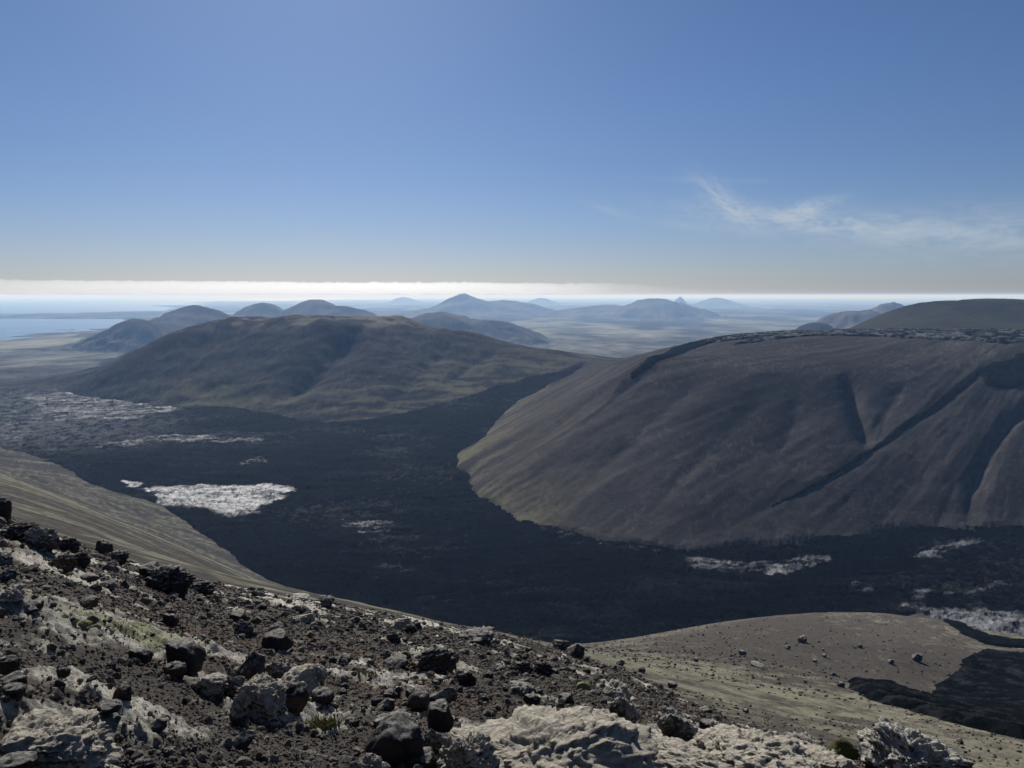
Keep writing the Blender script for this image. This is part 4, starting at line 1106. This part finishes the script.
for a, b, w_, h_, l_ in ((62, 617, 11, 3.4, 'uppermost of the small yellow green moss cushions on the pale bank'), (74, 621, 9, 3, 'second moss cushion down the pale bank, below the uppermost'), (85, 624, 12, 3.6, 'widest yellow green moss cushion, in the middle of the pale bank'),
                       (97, 627, 8, 2.6, 'smallest moss cushion right of the widest one on the pale bank'), (109, 631, 11, 3, 'lowest moss cushion near the right end of the pale bank')):
    put('ymoss', a, b, w_, h_, l_, 'moss cushions on the pale bank', name='moss_cushion', cat='moss', sink=.45)

# ---- cloud bank on the sea horizon
def cloud_bank():
    m, t, b = mat_base('cloud'); 
    t.nodes.remove(b); vs = N(t, 'ShaderNodeVolumeScatter'); vs.inputs['Color'].default_value = (.955, .985, 1, 1)
    vs.inputs['Density'].default_value = 1.7e-4; vs.inputs['Anisotropy'].default_value = .40
    t.links.new(vs.outputs[0], t.nodes['Material Output'].inputs['Volume'])
    r0 = 97000.; na_ = 1500; az = np.radians(np.linspace(-50, 34, na_))
    top = 1590 + 300 * np.abs(fbm2(az * 120, az * 0, 4, 801, gain=.65)) + 60 * fbm2(az * 40, az * 0, 3, 803) + 100 * fbm2(az * 14, az * 0 + 3, 2, 805)
    top = top * (1 - .25 * sstep(R(-4), R(20), az)); endf = np.maximum(sstep(R(6), R(21), az), sstep(R(-49), R(-50), az))
    prof = [(0, -1.0), (150, .1), (500, .5), (1100, .8), (2200, .96), (3500, 1.0), (6500, .96), (9000, .6), (10000, -1.0), (5000, -1.5), (0, -1.0)]
    V = []
    for dr, f in prof:
        thick = np.interp(np.degrees(az), [-50, -34, -18, -8, 2, 8, 13, 34], [.25, .32, .8, 1, .55, .13, .035, .02])
        rr = r0 + dr * thick + 400 * thick * fbm2(az * 120, az * 0 + dr / 900., 3, 811)
        if f == -1: rr = r0 + dr * thick
        zz = np.where(f > 0, top * f + 60 * (f > .3) * fbm2(az * 320, az * 0 + dr / 300., 3, 821), 150 + 90 * fbm2(az * 60, az * 0 + 5, 3, 827) - (f < -1.2) * 30)
        zz = zz * (1 - endf) + 135 * endf
        V.append(np.stack([rr * np.sin(az), rr * np.cos(az), zz + CAMZ], -1))
    V = np.concatenate(V); Q = grid_faces(len(prof), na_)
    new_obj('cloud_bank', mesh_np('cloud_bank', V, Q), m, kind='structure')
cloud_bank()

# ---- thin high cirrus, built into the sky as soft streaks by direction
def cirrus():
    t = nt
    tc = N(t, 'ShaderNodeTexCoord'); sx = N(t, 'ShaderNodeSeparateXYZ'); t.links.new(tc.outputs['Generated'], sx.inputs[0])
    az = math_(t, 'ARCTAN2', sx.outputs[0], sx.outputs[1]); el = math_(t, 'ARCSINE', sx.outputs[2])
    def wisp(a0, e0, la, le, tilt, amp, sc, cut=.45):
        cb = N(t, 'ShaderNodeCombineXYZ')
        da = math_(t, 'SUBTRACT', az, R(a0)); de = math_(t, 'SUBTRACT', el, R(e0))
        de = math_(t, 'SUBTRACT', de, math_(t, 'MULTIPLY', da, tilt))
        t.links.new(math_(t, 'MULTIPLY', da, sc), cb.inputs[0]); t.links.new(math_(t, 'MULTIPLY', de, sc * 3.2), cb.inputs[1])
        n = noise(t, cb.outputs[0], 1.0, 7, .62, .9)
        ua = math_(t, 'DIVIDE', da, R(la)); ue = math_(t, 'DIVIDE', de, R(le))
        q = math_(t, 'ADD', math_(t, 'MULTIPLY', ua, ua), math_(t, 'MULTIPLY', ue, ue))
        env = math_(t, 'EXPONENT', math_(t, 'MULTIPLY', q, -1.0))
        s = math_(t, 'SUBTRACT', n, cut); s = math_(t, 'MULTIPLY', s, 3.0, True)
        return math_(t, 'MULTIPLY', math_(t, 'MULTIPLY', s, env), amp)
    ws = [wisp(21, 4.9, 8.0, .95, -.12, 1.0, 30, .33), wisp(15.3, 6.4, 1.9, .9, -.7, 1.0, 44, .33), wisp(20.5, 5.9, 1.5, .45, .3, .8, 50, .33), wisp(32, 3.8, 9, 1.6, .0, .62, 22, .30), wisp(7.3, 6.0, 1.5, .25, -.25, .45, 50, .3), wisp(14, 8.0, 4.0, .22, -.05, .2, 30, .3), wisp(20.5, 5.6, 2.2, .5, .35, .5, 40, .3),
          wisp(-12.0, 4.0, 3.6, .25, -.08, .35, 30, .3), wisp(-28, 3.0, 14, .9, 0, .18, 14, .35), wisp(13.5, 4.8, 3, .3, -.1, .4, 30, .3)]
    s = ws[0]
    for q in ws[1:]: s = math_(t, 'ADD', s, q, True)
    col = mix(t, s, tint.outputs[2], (6.8, 8.1, 9.6))
    t.links.new(col, bg.inputs['Color'])
cirrus()

# ---- haze
me = bpy.data.meshes.new('haze')
bm = bmesh.new(); bmesh.ops.create_cube(bm, size=1.0)
HB, HT = -330.0 + CAMZ, CAMZ + 25.0
for v in bm.verts: v.co = (v.co.x * 190000, v.co.y * 190000, HT if v.co.z > 0 else HB)
bm.to_mesh(me); bm.free()
hm = bpy.data.materials.new('haze'); hm.use_nodes = True; t = hm.node_tree; t.nodes.clear()
ho = t.nodes.new('ShaderNodeOutputMaterial'); pv = t.nodes.new('ShaderNodeVolumePrincipled')
pv.inputs['Color'].default_value = (.35, .59, 1.0, 1); pv.inputs['Absorption Color'].default_value = (1, 1, 1, 1); pv.inputs['Density'].default_value = 6.6e-5; pv.inputs['Anisotropy'].default_value = .2
t.links.new(pv.outputs[0], ho.inputs['Volume'])
new_obj('haze', me, hm, kind='stuff')
print('done', time.time() - T0, 'objects', len(C.objects))
